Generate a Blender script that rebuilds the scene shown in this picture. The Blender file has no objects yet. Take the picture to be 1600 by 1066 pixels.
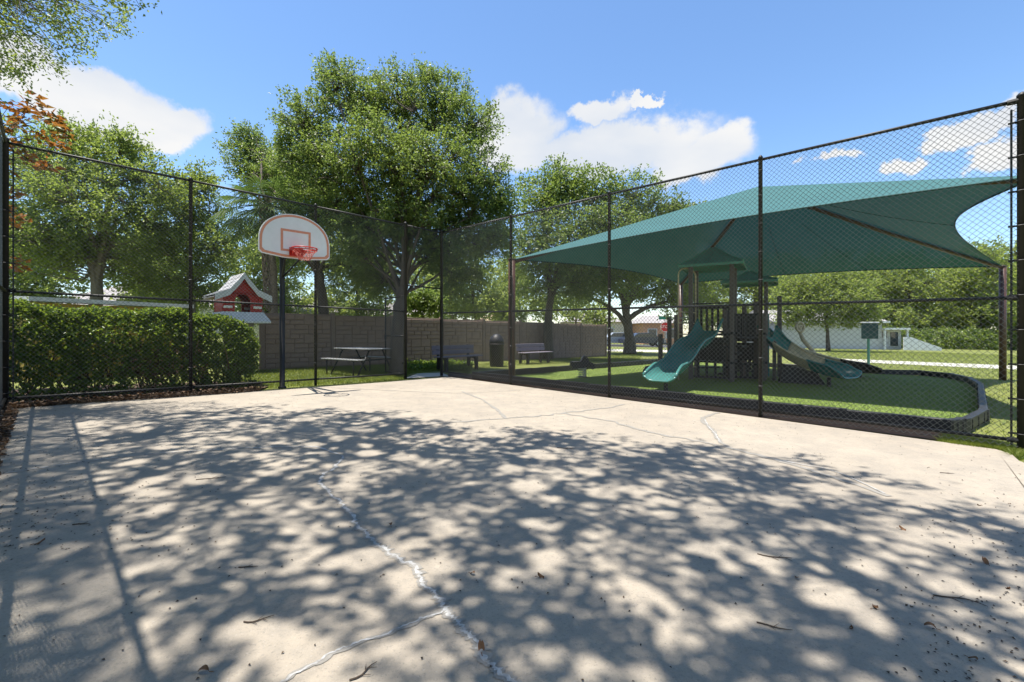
import bpy, math, random
import numpy as np
from mathutils import Vector, Matrix

# ------------------------------------------------------------------ camera, sky, sun, exposure
SC = bpy.context.scene
COL = SC.collection
H = 1.3                     # eye height
F = 16.0 / 36.0 * 1600.0    # focal length in photo pixels
K = 0.017                   # the whole site falls gently to the right
YH = 518.3

cam_d = bpy.data.cameras.new('camera')
cam_d.lens = 16.0
cam_d.sensor_width = 36.0
cam_d.shift_y = -14.7 / 1600.0
cam_d.clip_start = 0.05
cam_d.clip_end = 2000.0
cam = bpy.data.objects.new('camera', cam_d)
cam.location = (0, 0, H)
cam.rotation_euler = (math.radians(90), 0, 0)
COL.objects.link(cam)
SC.camera = cam

SUN_TO = Vector((-0.205, -0.035, 1.0)).normalized()
sun_el = math.asin(SUN_TO.z)
sun_az = math.atan2(SUN_TO.x, SUN_TO.y)
sd = bpy.data.lights.new('sun', 'SUN')
sd.energy = 5.0
sd.angle = math.radians(0.53)
sd.color = (1.0, 0.945, 0.86)
so = bpy.data.objects.new('sun', sd)
so.rotation_euler = SUN_TO.to_track_quat('Z', 'Y').to_euler()
so.location = (-20, -5, 60)
COL.objects.link(so)

SC.view_settings.view_transform = 'Standard'
SC.view_settings.look = 'None'
SC.view_settings.exposure = 0.95
SC.view_settings.gamma = 1.0
SC.view_settings.use_curve_mapping = False
SC.render.engine = 'CYCLES'
SC.cycles.max_bounces = 8
SC.cycles.diffuse_bounces = 4
SC.cycles.glossy_bounces = 2
SC.cycles.transmission_bounces = 4
SC.cycles.transparent_max_bounces = 6
SC.cycles.use_denoising = True


def azel(px, py):
    d = Vector(((px - 800) / F, 1.0, (YH - py) / F)).normalized()
    return math.atan2(d.x, d.y), math.asin(d.z)


def build_world():
    w = bpy.data.worlds.new('World')
    SC.world = w
    w.use_nodes = True
    nt = w.node_tree
    N, L = nt.nodes, nt.links
    N.clear()
    out = N.new('ShaderNodeOutputWorld')
    sky = N.new('ShaderNodeTexSky')
    sky.sky_type = 'NISHITA'
    sky.sun_disc = False
    sky.sun_elevation = sun_el
    sky.sun_rotation = sun_az
    sky.altitude = 0
    sky.air_density = 1.0
    sky.dust_density = 0.3
    sky.ozone_density = 3.0
    bg1 = N.new('ShaderNodeBackground')
    bg1.inputs[1].default_value = 0.126
    hsv = N.new('ShaderNodeHueSaturation')
    hsv.inputs['Saturation'].default_value = 1.09
    L.new(sky.outputs[0], hsv.inputs['Color'])
    L.new(hsv.outputs[0], bg1.inputs[0])
    bg2 = N.new('ShaderNodeBackground')
    geo = N.new('ShaderNodeTexCoord')

    def math_(op, a, b=None, c=None):
        n = N.new('ShaderNodeMath')
        n.operation = op
        for i, v in enumerate((a, b, c)):
            if v is None:
                continue
            if isinstance(v, (int, float)):
                n.inputs[i].default_value = v
            else:
                L.new(v, n.inputs[i])
        return n.outputs[0]
    sep = N.new('ShaderNodeSeparateXYZ')
    L.new(geo.outputs['Generated'], sep.inputs[0])
    az = math_('ARCTAN2', sep.outputs[0], sep.outputs[1])
    el = math_('ARCSINE', sep.outputs[2])
    # wobble the cloud outlines
    nz = N.new('ShaderNodeTexNoise')
    nz.inputs['Scale'].default_value = 7.0
    nz.inputs['Detail'].default_value = 7.0
    nz.inputs['Roughness'].default_value = 0.62
    L.new(geo.outputs['Generated'], nz.inputs['Vector'])
    nz2 = N.new('ShaderNodeTexNoise')
    nz2.inputs['Scale'].default_value = 3.2
    nz2.inputs['Detail'].default_value = 4.0
    mp = N.new('ShaderNodeMapping')
    mp.inputs['Scale'].default_value = (1, 1, 2.4)
    L.new(geo.outputs['Generated'], mp.inputs[0])
    L.new(mp.outputs[0], nz2.inputs['Vector'])
    comb = N.new('ShaderNodeCombineXYZ')
    L.new(az, comb.inputs[0])
    L.new(el, comb.inputs[1])
    # warp the outlines so that the clouds billow
    wv = N.new('ShaderNodeVectorMath'); wv.operation = 'SUBTRACT'
    L.new(nz.outputs['Color'], wv.inputs[0]); wv.inputs[1].default_value = (.5, .5, .5)
    wm = N.new('ShaderNodeVectorMath'); wm.operation = 'MULTIPLY_ADD'
    L.new(wv.outputs[0], wm.inputs[0]); wm.inputs[1].default_value = (.26, .15, 0); L.new(comb.outputs[0], wm.inputs[2])
    comb = wm
    blobs = []

    def pb(px, py, rx, ry, amp=1.0):
        a, e = azel(px, py)
        a2, _ = azel(px + rx, py)
        _, e2 = azel(px, py - ry)
        blobs.append((a, e, abs(a2 - a), abs(e2 - e), amp))
    # the clouds in view
    pb(130, 150, 175, 66); pb(250, 195, 90, 52)
    pb(812, 215, 80, 84); pb(950, 232, 190, 62); pb(1080, 250, 120, 52); pb(920, 172, 80, 26); pb(1005, 158, 40, 7, .8)
    pb(1540, 185, 95, 26); pb(1580, 235, 70, 34); pb(1435, 245, 50, 20, .85); pb(1310, 240, 55, 10, .7)
    # and the same kind of clouds all the way round
    rr = random.Random(5)
    for i in range(9):
        a = 1.25 + (i + rr.random() * .7) * (2 * math.pi - 2.5) / 9
        e = rr.uniform(.15, .6)
        s = rr.uniform(.12, .24)
        blobs.append((a if a < math.pi else a - 2 * math.pi, e, s, s * .42, rr.uniform(.8, 1)))
    tot = None
    for (a, e, ra, re, amp) in blobs:
        mul = N.new('ShaderNodeVectorMath'); mul.operation = 'MULTIPLY_ADD'
        L.new(comb.outputs[0], mul.inputs[0]); mul.inputs[1].default_value = (1 / ra, 1 / re, 0); mul.inputs[2].default_value = (-a / ra, -e / re, 0)
        ln = N.new('ShaderNodeVectorMath'); ln.operation = 'LENGTH'
        L.new(mul.outputs[0], ln.inputs[0])
        v = math_('MULTIPLY_ADD', ln.outputs['Value'], -amp, 1.15 * amp)
        tot = v if tot is None else math_('MAXIMUM', tot, v)
    tot = math_('MAXIMUM', tot, 0.0)
    n1 = math_('MULTIPLY_ADD', nz.outputs[0], 1.2, -.6)
    n2 = math_('MULTIPLY_ADD', nz2.outputs[0], 1.0, -.5)
    t = math_('ADD', tot, math_('ADD', n1, n2))
    mr = N.new('ShaderNodeMapRange')
    mr.interpolation_type = 'SMOOTHSTEP'
    mr.inputs['From Min'].default_value = 0.14
    mr.inputs['From Max'].default_value = 0.48
    L.new(t, mr.inputs['Value'])
    # a blob must be near: plain noise alone makes no cloud
    gate = N.new('ShaderNodeMapRange')
    gate.inputs['From Min'].default_value = 0.02
    gate.inputs['From Max'].default_value = 0.3
    L.new(tot, gate.inputs['Value'])
    m = math_('MULTIPLY', mr.outputs[0], gate.outputs[0])
    m = math_('MULTIPLY', m, 0.97)
    # cloud body: white with faint grey-blue hollows
    cr = N.new('ShaderNodeMapRange')
    cr.inputs['From Min'].default_value = 0.3
    cr.inputs['From Max'].default_value = 0.62
    L.new(nz2.outputs[0], cr.inputs['Value'])
    mixc = N.new('ShaderNodeMix'); mixc.data_type = 'RGBA'
    mixc.inputs['A'].default_value = (.72, .79, .90, 1)
    mixc.inputs['B'].default_value = (1, .99, .97, 1)
    L.new(cr.outputs[0], mixc.inputs['Factor'])
    L.new(mixc.outputs['Result'], bg2.inputs[0])
    bg2.inputs[1].default_value = 0.50
    w.cycles.sampling_method = 'MANUAL'
    w.cycles.sample_map_resolution = 512
    ms = N.new('ShaderNodeMixShader')
    L.new(m, ms.inputs[0]); L.new(bg1.outputs[0], ms.inputs[1]); L.new(bg2.outputs[0], ms.inputs[2])
    L.new(ms.outputs[0], out.inputs[0])


build_world()

# ------------------------------------------------------------------ placing helpers


def gz(x, y=0):
    return -K * x


def P(px, py, dz=0.0):
    """ground point seen at a photo pixel"""
    t = H * F / (py - YH - K * (px - 800))
    x = t * (px - 800) / F
    return Vector((x, t, gz(x) + dz))


def At(px, py, Y):
    """point at a photo pixel and a known distance"""
    return Vector(((px - 800) / F * Y, Y, H + (YH - py) / F * Y))


def lerp(a, b, t):
    return a + (b - a) * t


# ------------------------------------------------------------------ materials
MATS = {}


def mat(name, col, rough=.7, var=.12, scale=6.0, bump=0.0, bscale=40.0, metal=0.0, spec=.4, col2=None, detail=5.0, stretch=None):
    if name in MATS:
        return MATS[name]
    m = bpy.data.materials.new(name)
    m.use_nodes = True
    nt = m.node_tree
    N, L = nt.nodes, nt.links
    b = N['Principled BSDF']
    b.inputs['Roughness'].default_value = rough
    b.inputs['Metallic'].default_value = metal
    b.inputs['Specular IOR Level'].default_value = spec
    tc = N.new('ShaderNodeTexCoord')
    src = tc.outputs['Object']
    if stretch:
        mp = N.new('ShaderNodeMapping'); mp.inputs['Scale'].default_value = stretch
        L.new(src, mp.inputs[0]); src = mp.outputs[0]
    nz = N.new('ShaderNodeTexNoise')
    nz.inputs['Scale'].default_value = scale
    nz.inputs['Detail'].default_value = detail
    nz.inputs['Roughness'].default_value = .65
    L.new(src, nz.inputs['Vector'])
    mr = N.new('ShaderNodeMapRange')
    mr.inputs['From Min'].default_value = .3
    mr.inputs['From Max'].default_value = .7
    L.new(nz.outputs[0], mr.inputs['Value'])
    mx = N.new('ShaderNodeMix'); mx.data_type = 'RGBA'
    c = Vector(col)
    if col2 is None:
        a, bb = c * (1 - var), c * (1 + var)
    else:
        a, bb = c, Vector(col2)
    mx.inputs['A'].default_value = (*a, 1)
    mx.inputs['B'].default_value = (*bb, 1)
    L.new(mr.outputs[0], mx.inputs['Factor'])
    L.new(mx.outputs['Result'], b.inputs['Base Color'])
    if bump:
        n2 = N.new('ShaderNodeTexNoise')
        n2.inputs['Scale'].default_value = bscale
        n2.inputs['Detail'].default_value = 4
        L.new(src, n2.inputs['Vector'])
        bp = N.new('ShaderNodeBump')
        bp.inputs['Strength'].default_value = bump
        bp.inputs['Distance'].default_value = .01
        L.new(n2.outputs[0], bp.inputs['Height'])
        L.new(bp.outputs[0], b.inputs['Normal'])
    MATS[name] = m
    return m


def leafmat(name, stops, trans=.35, tcol=(.25, .38, .05), rough=.5, spec=.35):
    """leaf: each leaf (mesh island) takes its own tone from the ramp"""
    if name in MATS:
        return MATS[name]
    m = bpy.data.materials.new(name)
    m.use_nodes = True
    nt = m.node_tree
    N, L = nt.nodes, nt.links
    b = N['Principled BSDF']
    out = N['Material Output']
    b.inputs['Roughness'].default_value = rough
    b.inputs['Specular IOR Level'].default_value = spec
    g = N.new('ShaderNodeNewGeometry')
    rp = N.new('ShaderNodeValToRGB')
    while len(rp.color_ramp.elements) < len(stops):
        rp.color_ramp.elements.new(.5)
    for e, (p, c) in zip(rp.color_ramp.elements, stops):
        e.position = p
        e.color = (*c, 1)
    L.new(g.outputs['Random Per Island'], rp.inputs[0])
    L.new(rp.outputs[0], b.inputs['Base Color'])
    t = N.new('ShaderNodeBsdfTranslucent')
    mx = N.new('ShaderNodeMix'); mx.data_type = 'RGBA'
    mx.inputs['Factor'].default_value = .55
    mx.inputs['B'].default_value = (*tcol, 1)
    L.new(rp.outputs[0], mx.inputs['A'])
    L.new(mx.outputs['Result'], t.inputs[0])
    ms = N.new('ShaderNodeMixShader')
    ms.inputs[0].default_value = trans
    L.new(b.outputs[0], ms.inputs[1]); L.new(t.outputs[0], ms.inputs[2])
    L.new(ms.outputs[0], out.inputs[0])
    MATS[name] = m
    return m


def node_concrete():
    m = bpy.data.materials.new('court_concrete')
    m.use_nodes = True
    nt = m.node_tree
    N, L = nt.nodes, nt.links
    b = N['Principled BSDF']
    b.inputs['Roughness'].default_value = .88
    b.inputs['Specular IOR Level'].default_value = .25
    tc = N.new('ShaderNodeTexCoord')

    def noise(scale, detail=6, rough=.6):
        n = N.new('ShaderNodeTexNoise')
        n.inputs['Scale'].default_value = scale
        n.inputs['Detail'].default_value = detail
        n.inputs['Roughness'].default_value = rough
        L.new(tc.outputs['Object'], n.inputs['Vector'])
        return n.outputs[0]

    def rng(v, a, bb, c=0, d=1):
        r = N.new('ShaderNodeMapRange')
        r.inputs['From Min'].default_value = a
        r.inputs['From Max'].default_value = bb
        r.inputs['To Min'].default_value = c
        r.inputs['To Max'].default_value = d
        L.new(v, r.inputs['Value'])
        return r.outputs[0]

    def mix(f, A, B, mode='MIX'):
        x = N.new('ShaderNodeMix'); x.data_type = 'RGBA'; x.blend_type = mode
        if isinstance(f, float):
            x.inputs['Factor'].default_value = f
        else:
            L.new(f, x.inputs['Factor'])
        for k, v in (('A', A), ('B', B)):
            if isinstance(v, tuple):
                x.inputs[k].default_value = (*v, 1)
            else:
                L.new(v, x.inputs[k])
        return x.outputs['Result']
    c = mix(rng(noise(.4, 6, .65), .34, .66), (.305, .264, .212), (.370, .323, .259))
    c = mix(rng(noise(2.6, 9, .75), .40, .66, 0, .75), c, mix(.6, c, (.19, .178, .16)))
    c = mix(rng(noise(9, 8, .75), .52, .72, 0, .5), c, (.215, .198, .172))
    c = mix(rng(noise(28, 6, .8), .54, .70, 0, .6), c, (.185, .168, .146))
    c = mix(rng(noise(75, 4, .8), .55, .68, 0, .65), c, (.15, .137, .12))
    c = mix(rng(noise(130, 3, .7), .60, .70, 0, .55), c, (.40, .38, .35))
    st = mix(rng(noise(1.3, 8, .75), .64, .78, 0, .55), c, (.175, .140, .102))
    L.new(st, b.inputs['Base Color'])
    bp = N.new('ShaderNodeBump')
    bp.inputs['Strength'].default_value = .35
    bp.inputs['Distance'].default_value = .004
    L.new(noise(160, 5, .7), bp.inputs['Height'])
    L.new(bp.outputs[0], b.inputs['Normal'])
    return m


def node_fabric(name, col, tcol, trans):
    m = bpy.data.materials.new(name)
    m.use_nodes = True
    nt = m.node_tree
    N, L = nt.nodes, nt.links
    b = N['Principled BSDF']; out = N['Material Output']
    b.inputs['Roughness'].default_value = .8
    b.inputs['Specular IOR Level'].default_value = .3
    b.inputs['Sheen Weight'].default_value = .12
    b.inputs['Sheen Roughness'].default_value = .5
    b.inputs['Sheen Tint'].default_value = (.9, 1, 1, 1)
    tc = N.new('ShaderNodeTexCoord')
    nz = N.new('ShaderNodeTexNoise'); nz.inputs['Scale'].default_value = 1.3; nz.inputs['Detail'].default_value = 6
    L.new(tc.outputs['Object'], nz.inputs['Vector'])
    mx = N.new('ShaderNodeMix'); mx.data_type = 'RGBA'
    mx.inputs['A'].default_value = (*(Vector(col) * .85), 1)
    mx.inputs['B'].default_value = (*(Vector(col) * 1.15), 1)
    L.new(nz.outputs[0], mx.inputs['Factor'])
    L.new(mx.outputs['Result'], b.inputs['Base Color'])
    t = N.new('ShaderNodeBsdfTranslucent'); t.inputs[0].default_value = (*tcol, 1)
    ms = N.new('ShaderNodeMixShader'); ms.inputs[0].default_value = trans
    L.new(b.outputs[0], ms.inputs[1]); L.new(t.outputs[0], ms.inputs[2])
    # open knit: a little light passes straight through
    tp = N.new('ShaderNodeBsdfTransparent')
    m2 = N.new('ShaderNodeMixShader'); m2.inputs[0].default_value = .015
    L.new(ms.outputs[0], m2.inputs[1]); L.new(tp.outputs[0], m2.inputs[2]); L.new(m2.outputs[0], out.inputs[0])
    wv_ = N.new('ShaderNodeTexWave'); wv_.inputs['Scale'].default_value = 1.1; wv_.inputs['Distortion'].default_value = 9; wv_.inputs['Detail'].default_value = 3
    L.new(tc.outputs['Object'], wv_.inputs['Vector'])
    bp = N.new('ShaderNodeBump'); bp.inputs['Strength'].default_value = .10; bp.inputs['Distance'].default_value = .03
    L.new(wv_.outputs[1], bp.inputs['Height']); L.new(bp.outputs[0], b.inputs['Normal'])
    MATS[name] = m
    return m


# ------------------------------------------------------------------ mesh helpers
class MB:
    def __init__(self):
        self.v = []
        self.f = []

    def add(self, vs, fs):
        o = len(self.v)
        self.v.extend([tuple(p) for p in vs])
        self.f.extend([tuple(i + o for i in f) for f in fs])
        return self

    def box(self, c, s, rz=0.0, m=None):
        hx, hy, hz = s[0] / 2, s[1] / 2, s[2] / 2
        ca, sa = math.cos(rz), math.sin(rz)
        vs = []
        for z in (-hz, hz):
            for (x, y) in ((-hx, -hy), (hx, -hy), (hx, hy), (-hx, hy)):
                p = Vector((x, y, z))
                if m is not None:
                    p = m @ p
                else:
                    p = Vector((x * ca - y * sa, x * sa + y * ca, z))
                vs.append(p + Vector(c))
        return self.add(vs, [(3, 2, 1, 0), (4, 5, 6, 7), (0, 1, 5, 4), (1, 2, 6, 5), (2, 3, 7, 6), (3, 0, 4, 7)])

    def bbox(self, c, s, rz=0.0, b=.01):
        """box with chamfered upright and top edges"""
        hx, hy, hz = s[0] / 2, s[1] / 2, s[2] / 2
        ca, sa = math.cos(rz), math.sin(rz)
        rings = []
        for z, i in ((-hz, b), (-hz + b, 0), (hz - b, 0), (hz, b)):
            x, y = hx - i, hy - i
            rings.append([(-x + b, -y, z), (x - b, -y, z), (x, -y + b, z), (x, y - b, z), (x - b, y, z), (-x + b, y, z), (-x, y - b, z), (-x, -y + b, z)])
        vs = [Vector((p[0] * ca - p[1] * sa, p[0] * sa + p[1] * ca, p[2])) + Vector(c) for r in rings for p in r]
        fs = [tuple(range(7, -1, -1)), tuple(range(24, 32))]
        for k in range(3):
            for i in range(8):
                j = (i + 1) % 8
                fs.append((k * 8 + i, k * 8 + j, k * 8 + 8 + j, k * 8 + 8 + i))
        return self.add(vs, fs)

    def tube(self, pts, r, n=8, cap=True, up=None):
        pts = [Vector(p) for p in pts]
        rs = r if isinstance(r, (list, tuple)) else [r] * len(pts)
        vs = []
        prev = None
        for i, p in enumerate(pts):
            t = (pts[min(i + 1, len(pts) - 1)] - pts[max(i - 1, 0)])
            if t.length < 1e-9:
                t = Vector((0, 0, 1))
            t.normalize()
            if prev is None:
                a = Vector((0, 0, 1)) if abs(t.z) < .9 else Vector((1, 0, 0))
                x = t.cross(a).normalized()
            else:
                x = (prev - t * prev.dot(t)).normalized()
            prev = x
            y = t.cross(x)
            for k in range(n):
                th = 2 * math.pi * k / n
                vs.append(p + (x * math.cos(th) + y * math.sin(th)) * rs[i])
        fs = []
        for i in range(len(pts) - 1):
            for k in range(n):
                j = (k + 1) % n
                fs.append((i * n + k, i * n + j, i * n + n + j, i * n + n + k))
        if cap:
            fs.append(tuple(range(n - 1, -1, -1)))
            o = (len(pts) - 1) * n
            fs.append(tuple(range(o, o + n)))
        return self.add(vs, fs)

    def ring(self, c, R, r, nrm=(0, 0, 1), n=24, m=8):
        nrm = Vector(nrm).normalized()
        a = Vector((0, 0, 1)) if abs(nrm.z) < .9 else Vector((1, 0, 0))
        x = nrm.cross(a).normalized(); y = nrm.cross(x)
        vs, fs = [], []
        for i in range(n):
            th = 2 * math.pi * i / n
            d = x * math.cos(th) + y * math.sin(th)
            for k in range(m):
                ph = 2 * math.pi * k / m
                vs.append(Vector(c) + d * (R + r * math.cos(ph)) + nrm * r * math.sin(ph))
        for i in range(n):
            for k in range(m):
                i2, k2 = (i + 1) % n, (k + 1) % m
                fs.append((i * m + k, i2 * m + k, i2 * m + k2, i * m + k2))
        return self.add(vs, fs)

    def prism(self, poly, d):
        """extrude a planar polygon by vector d"""
        d = Vector(d)
        n = len(poly)
        vs = [Vector(p) for p in poly] + [Vector(p) + d for p in poly]
        fs = [tuple(range(n - 1, -1, -1)), tuple(range(n, 2 * n))]
        for i in range(n):
            j = (i + 1) % n
            fs.append((i, j, n + j, n + i))
        return self.add(vs, fs)

    def lathe(self, c, prof, n=20):
        vs, fs = [], []
        for (r, z) in prof:
            for k in range(n):
                th = 2 * math.pi * k / n
                vs.append(Vector(c) + Vector((r * math.cos(th), r * math.sin(th), z)))
        for i in range(len(prof) - 1):
            for k in range(n):
                j = (k + 1) % n
                fs.append((i * n + k, i * n + j, i * n + n + j, i * n + n + k))
        fs.append(tuple(range(n - 1, -1, -1)))
        fs.append(tuple(range((len(prof) - 1) * n, len(prof) * n)))
        return self.add(vs, fs)

    def grid(self, rows):
        """rows of equal-length point lists"""
        n = len(rows[0])
        vs = [p for r in rows for p in r]
        fs = []
        for i in range(len(rows) - 1):
            for k in range(n - 1):
                fs.append((i * n + k, i * n + k + 1, i * n + n + k + 1, i * n + n + k))
        return self.add(vs, fs)

    def mesh(self, name, material, smooth=False):
        me = bpy.data.meshes.new(name)
        me.from_pydata(self.v, [], self.f)
        if smooth:
            me.polygons.foreach_set('use_smooth', [True] * len(me.polygons))
        me.materials.append(material)
        me.update()
        return me

    def build(self, name, material, parent=None, world=False, smooth=False, kind=None):
        if world and parent is not None:
            o = Vector((0, 0, 0)); p = parent
            while p is not None:
                o += Vector(p.location); p = p.parent
            self.v = [(a[0] - o.x, a[1] - o.y, a[2] - o.z) for a in self.v]
        return link(name, self.mesh(name, material, smooth), parent, kind)


def link(name, me, parent=None, kind=None, loc=None, rot=None):
    o = bpy.data.objects.new(name, me)
    COL.objects.link(o)
    if parent is not None:
        o.parent = parent
    if kind:
        o['kind'] = kind
    if loc is not None:
        o.location = loc
    if rot is not None:
        o.rotation_euler = rot
    return o


def npmesh(name, verts, faces, material, smooth=False):
    """verts (N,3), faces (M,k) numpy"""
    me = bpy.data.meshes.new(name)
    k = faces.shape[1]
    me.vertices.add(len(verts))
    me.vertices.foreach_set('co', verts.astype(np.float32).ravel())
    me.loops.add(faces.size)
    me.loops.foreach_set('vertex_index', faces.astype(np.int32).ravel())
    me.polygons.add(len(faces))
    me.polygons.foreach_set('loop_start', np.arange(0, faces.size, k, dtype=np.int32))
    me.polygons.foreach_set('loop_total', np.full(len(faces), k, dtype=np.int32))
    if smooth:
        me.polygons.foreach_set('use_smooth', np.ones(len(faces), dtype=bool))
    me.update(calc_edges=True)
    me.materials.append(material)
    return me


def thing(name, label, cat, loc=(0, 0, 0), rz=0.0, group=None):
    o = bpy.data.objects.new(name, None)
    o.empty_display_size = .2
    COL.objects.link(o)
    o.location = loc
    o.rotation_euler = (0, 0, rz)
    return tag(o, label, cat, group)


def tag(o, label, cat, group=None, kind=None):
    o['label'] = label
    o['category'] = cat
    if group:
        o['group'] = group
    if kind:
        o['kind'] = kind
    return o


def struct(o):
    o['kind'] = 'structure'
    return o


# ------------------------------------------------------------------ leaves, branches, trees
def leaf_mesh(name, C, D, Nn, length, width, material, rng, fold=.25):
    """one diamond leaf per row: centre C, axis D, normal Nn"""
    n = len(C)
    ln = length * rng.uniform(.65, 1.25, (n, 1))
    wd = width * rng.uniform(.7, 1.25, (n, 1))
    D = D / np.linalg.norm(D, axis=1, keepdims=True)
    S = np.cross(D, Nn)
    S /= (np.linalg.norm(S, axis=1, keepdims=True) + 1e-9)
    U = np.cross(S, D)
    base = C - D * ln * .5
    tip = C + D * ln * .5 - U * ln * .08
    mid = C - D * ln * .05
    a = mid + S * wd * .5 + U * wd * fold
    b = mid - S * wd * .5 + U * wd * fold
    V = np.stack([base, a, tip, b], axis=1).reshape(-1, 3)
    i = np.arange(n) * 4
    Fc = np.concatenate([np.stack([i, i + 1, i + 2], 1), np.stack([i, i + 2, i + 3], 1)])
    return npmesh(name, V, Fc, material)


def rand_unit(rng, n):
    v = rng.normal(size=(n, 3))
    return v / np.linalg.norm(v, axis=1, keepdims=True)


def clump_leaves(rng, centers, sig, per, upbias=.6, flat=.75, ntw=5, out=None):
    """leaf centres and frames: each clump is a few leafy twiglets radiating from its centre"""
    k = len(centers)
    per_c = np.maximum(3, (per * rng.uniform(.5, 1.5, k)).astype(int))
    idx = np.repeat(np.arange(k), per_c)
    n = len(idx)
    tw = rng.normal(size=(k, ntw, 3)) * np.array([1, 1, flat])
    if out is not None:
        o = centers - np.array(out)
        o /= np.linalg.norm(o, axis=1, keepdims=True) + 1e-6
        tw += o[:, None, :] * .55
    tw[:, :, 2] += .12
    tw /= np.linalg.norm(tw, axis=2, keepdims=True)
    ln = rng.uniform(1.1, 2.5, (k, ntw, 1))
    pick = rng.integers(0, ntw, n)
    s = (sig if np.ndim(sig) else np.full(k, sig))[idx][:, None]
    ax = tw[idx, pick]
    t = rng.uniform(.05, 1, (n, 1)) ** .8
    off = ax * ln[idx, pick] * t * s + np.clip(rng.normal(size=(n, 3)), -1.7, 1.7) * s * .26
    C = centers[idx] + off
    D = rand_unit(rng, n) * .8 + ax * .9
    Nn = rand_unit(rng, n) + np.array([0, 0, upbias])
    return C, D, Nn


def wob(rng, a, b, n, amp, sag=0.0):
    a, b = np.array(a, float), np.array(b, float)
    L_ = np.linalg.norm(b - a)
    o1, o2 = rng.normal(size=3) * amp * L_, rng.normal(size=3) * amp * L_
    out = []
    for i in range(n + 1):
        t = i / n
        p = a + (b - a) * t + o1 * math.sin(math.pi * t) + o2 * math.sin(2 * math.pi * t) * .5
        p[2] += sag * math.sin(math.pi * t) * L_
        out.append(p)
    return out


def make_tree(name, label, cat, base, trunk, r0, lobes, nclump, per, leaf, lmat, bmat, seed, sig=.3, group=None,
              extra=None, limb_r=.5, outer=.42, fork=.75, upbias=.6, twig_r=.012, crown_name='crown'):
    """trunk: points from base upward (world), lobes: (centre, radii) ellipsoids of the crown"""
    rng = np.random.default_rng(seed)
    base = Vector(base)
    root = thing(name, label, cat, base, 0, group)
    B = np.array(base)
    tm = MB()
    trunk = [Vector(p) for p in trunk]
    nt_ = len(trunk)
    rs = [r0 * (1.35 if i == 0 else 1.0) * (1 - .4 * i / max(1, nt_ - 1)) for i in range(nt_)]
    fine, fr = [], []
    for i in range(nt_ - 1):
        for k in range(4):
            t = k / 4
            fine.append(trunk[i].lerp(trunk[i + 1], t) + Vector(rng.normal(size=3) * r0 * .08) * (0 if i + k == 0 else 1))
            fr.append(rs[i] + (rs[i + 1] - rs[i]) * t)
    fine.append(trunk[-1]); fr.append(rs[-1])
    tm.tube(fine, fr, 10)
    top = np.array(trunk[-1])
    # limbs
    limbs = []
    hts = [np.array(p) for p in fine[int(len(fine) * fork):]] or [top]
    bm = MB()
    for (c, rad) in lobes:
        c = np.array(c, float)
        st = hts[rng.integers(len(hts))]
        pts = wob(rng, st, c, 7, .06, .05)
        w = r0 * limb_r * min(1.0, .5 + max(rad) / 4)
        bm.tube(pts, [max(.012, w * (1 - .85 * i / 7)) for i in range(8)], 6, cap=False)
        limbs.extend(pts)
    limbs = np.array(limbs)
    # clumps through the crown, denser towards the outside
    vol = np.array([r[0] * r[1] * r[2] for _, r in lobes]) ** .75
    pick = rng.choice(len(lobes), nclump, p=vol / vol.sum())
    u = rand_unit(rng, nclump) * (rng.uniform(0, 1, (nclump, 1)) ** outer)
    Cc = np.array([np.array(lobes[i][0]) for i in pick]) + u * np.array([np.array(lobes[i][1]) for i in pick])
    if extra is not None:
        Cc = np.concatenate([Cc, np.array(extra, float)])
    Cc = Cc[Cc[:, 2] > base.z + .3]
    for c in Cc:
        d = np.linalg.norm(limbs - c, axis=1) + np.maximum(0, limbs[:, 2] - c[2]) * .8
        s = limbs[int(np.argmin(d))]
        pts = wob(rng, s, c, 4, .09, .04)
        L_ = np.linalg.norm(c - s)
        w = twig_r * (1 + L_ * .8)
        bm.tube(pts, [w, w * .8, w * .6, w * .45, w * .25], 3, cap=False)
    C, D, Nn = clump_leaves(rng, Cc, sig, per, upbias, out=Cc.mean(0))
    me = leaf_mesh('crown_leaves', C - B, D, Nn, leaf[0], leaf[1], lmat, rng)
    tm.build('trunk', bmat, root, world=True, smooth=True)
    bm.build('branches', bmat, root, world=True, smooth=True)
    cr = link(crown_name, me, root)
    return root


def copy_tree(root, loc, scale, rz, label, group=None):
    r = root.copy()
    COL.objects.link(r)
    r.location = loc
    r.scale = scale
    r.rotation_euler = (0, 0, rz)
    r['label'] = label
    if group:
        r['group'] = group
    for ch in list(root.children):
        c = ch.copy()
        COL.objects.link(c)
        c.parent = r
        for g in ch.children:
            d = g.copy(); COL.objects.link(d); d.parent = c
    return r


def blades(name, XY, hgt, material, rng, lean=.5, wid=.006, z0=0.0, kind='stuff'):
    n = len(XY)
    h = hgt * rng.uniform(.5, 1.3, (n, 1))
    th = rng.uniform(0, 2 * math.pi, (n, 1))
    S = np.concatenate([np.cos(th), np.sin(th), np.zeros((n, 1))], 1) * wid
    B = np.concatenate([XY, (gz(XY[:, 0]) + z0)[:, None]], 1)
    ln = rng.normal(size=(n, 2)) * lean * h
    T = B + np.concatenate([ln, h], 1)
    V = np.stack([B - S, B + S, T], 1).reshape(-1, 3)
    Fc = np.arange(n * 3).reshape(-1, 3)
    return npmesh(name, V, Fc, material)


def in_poly(XY, poly):
    x, y = XY[:, 0], XY[:, 1]
    inside = np.zeros(len(XY), bool)
    n = len(poly)
    j = n - 1
    for i in range(n):
        xi, yi = poly[i]; xj, yj = poly[j]
        c = ((yi > y) != (yj > y)) & (x < (xj - xi) * (y - yi) / (yj - yi + 1e-12) + xi)
        inside ^= c
        j = i
    return inside


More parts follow.
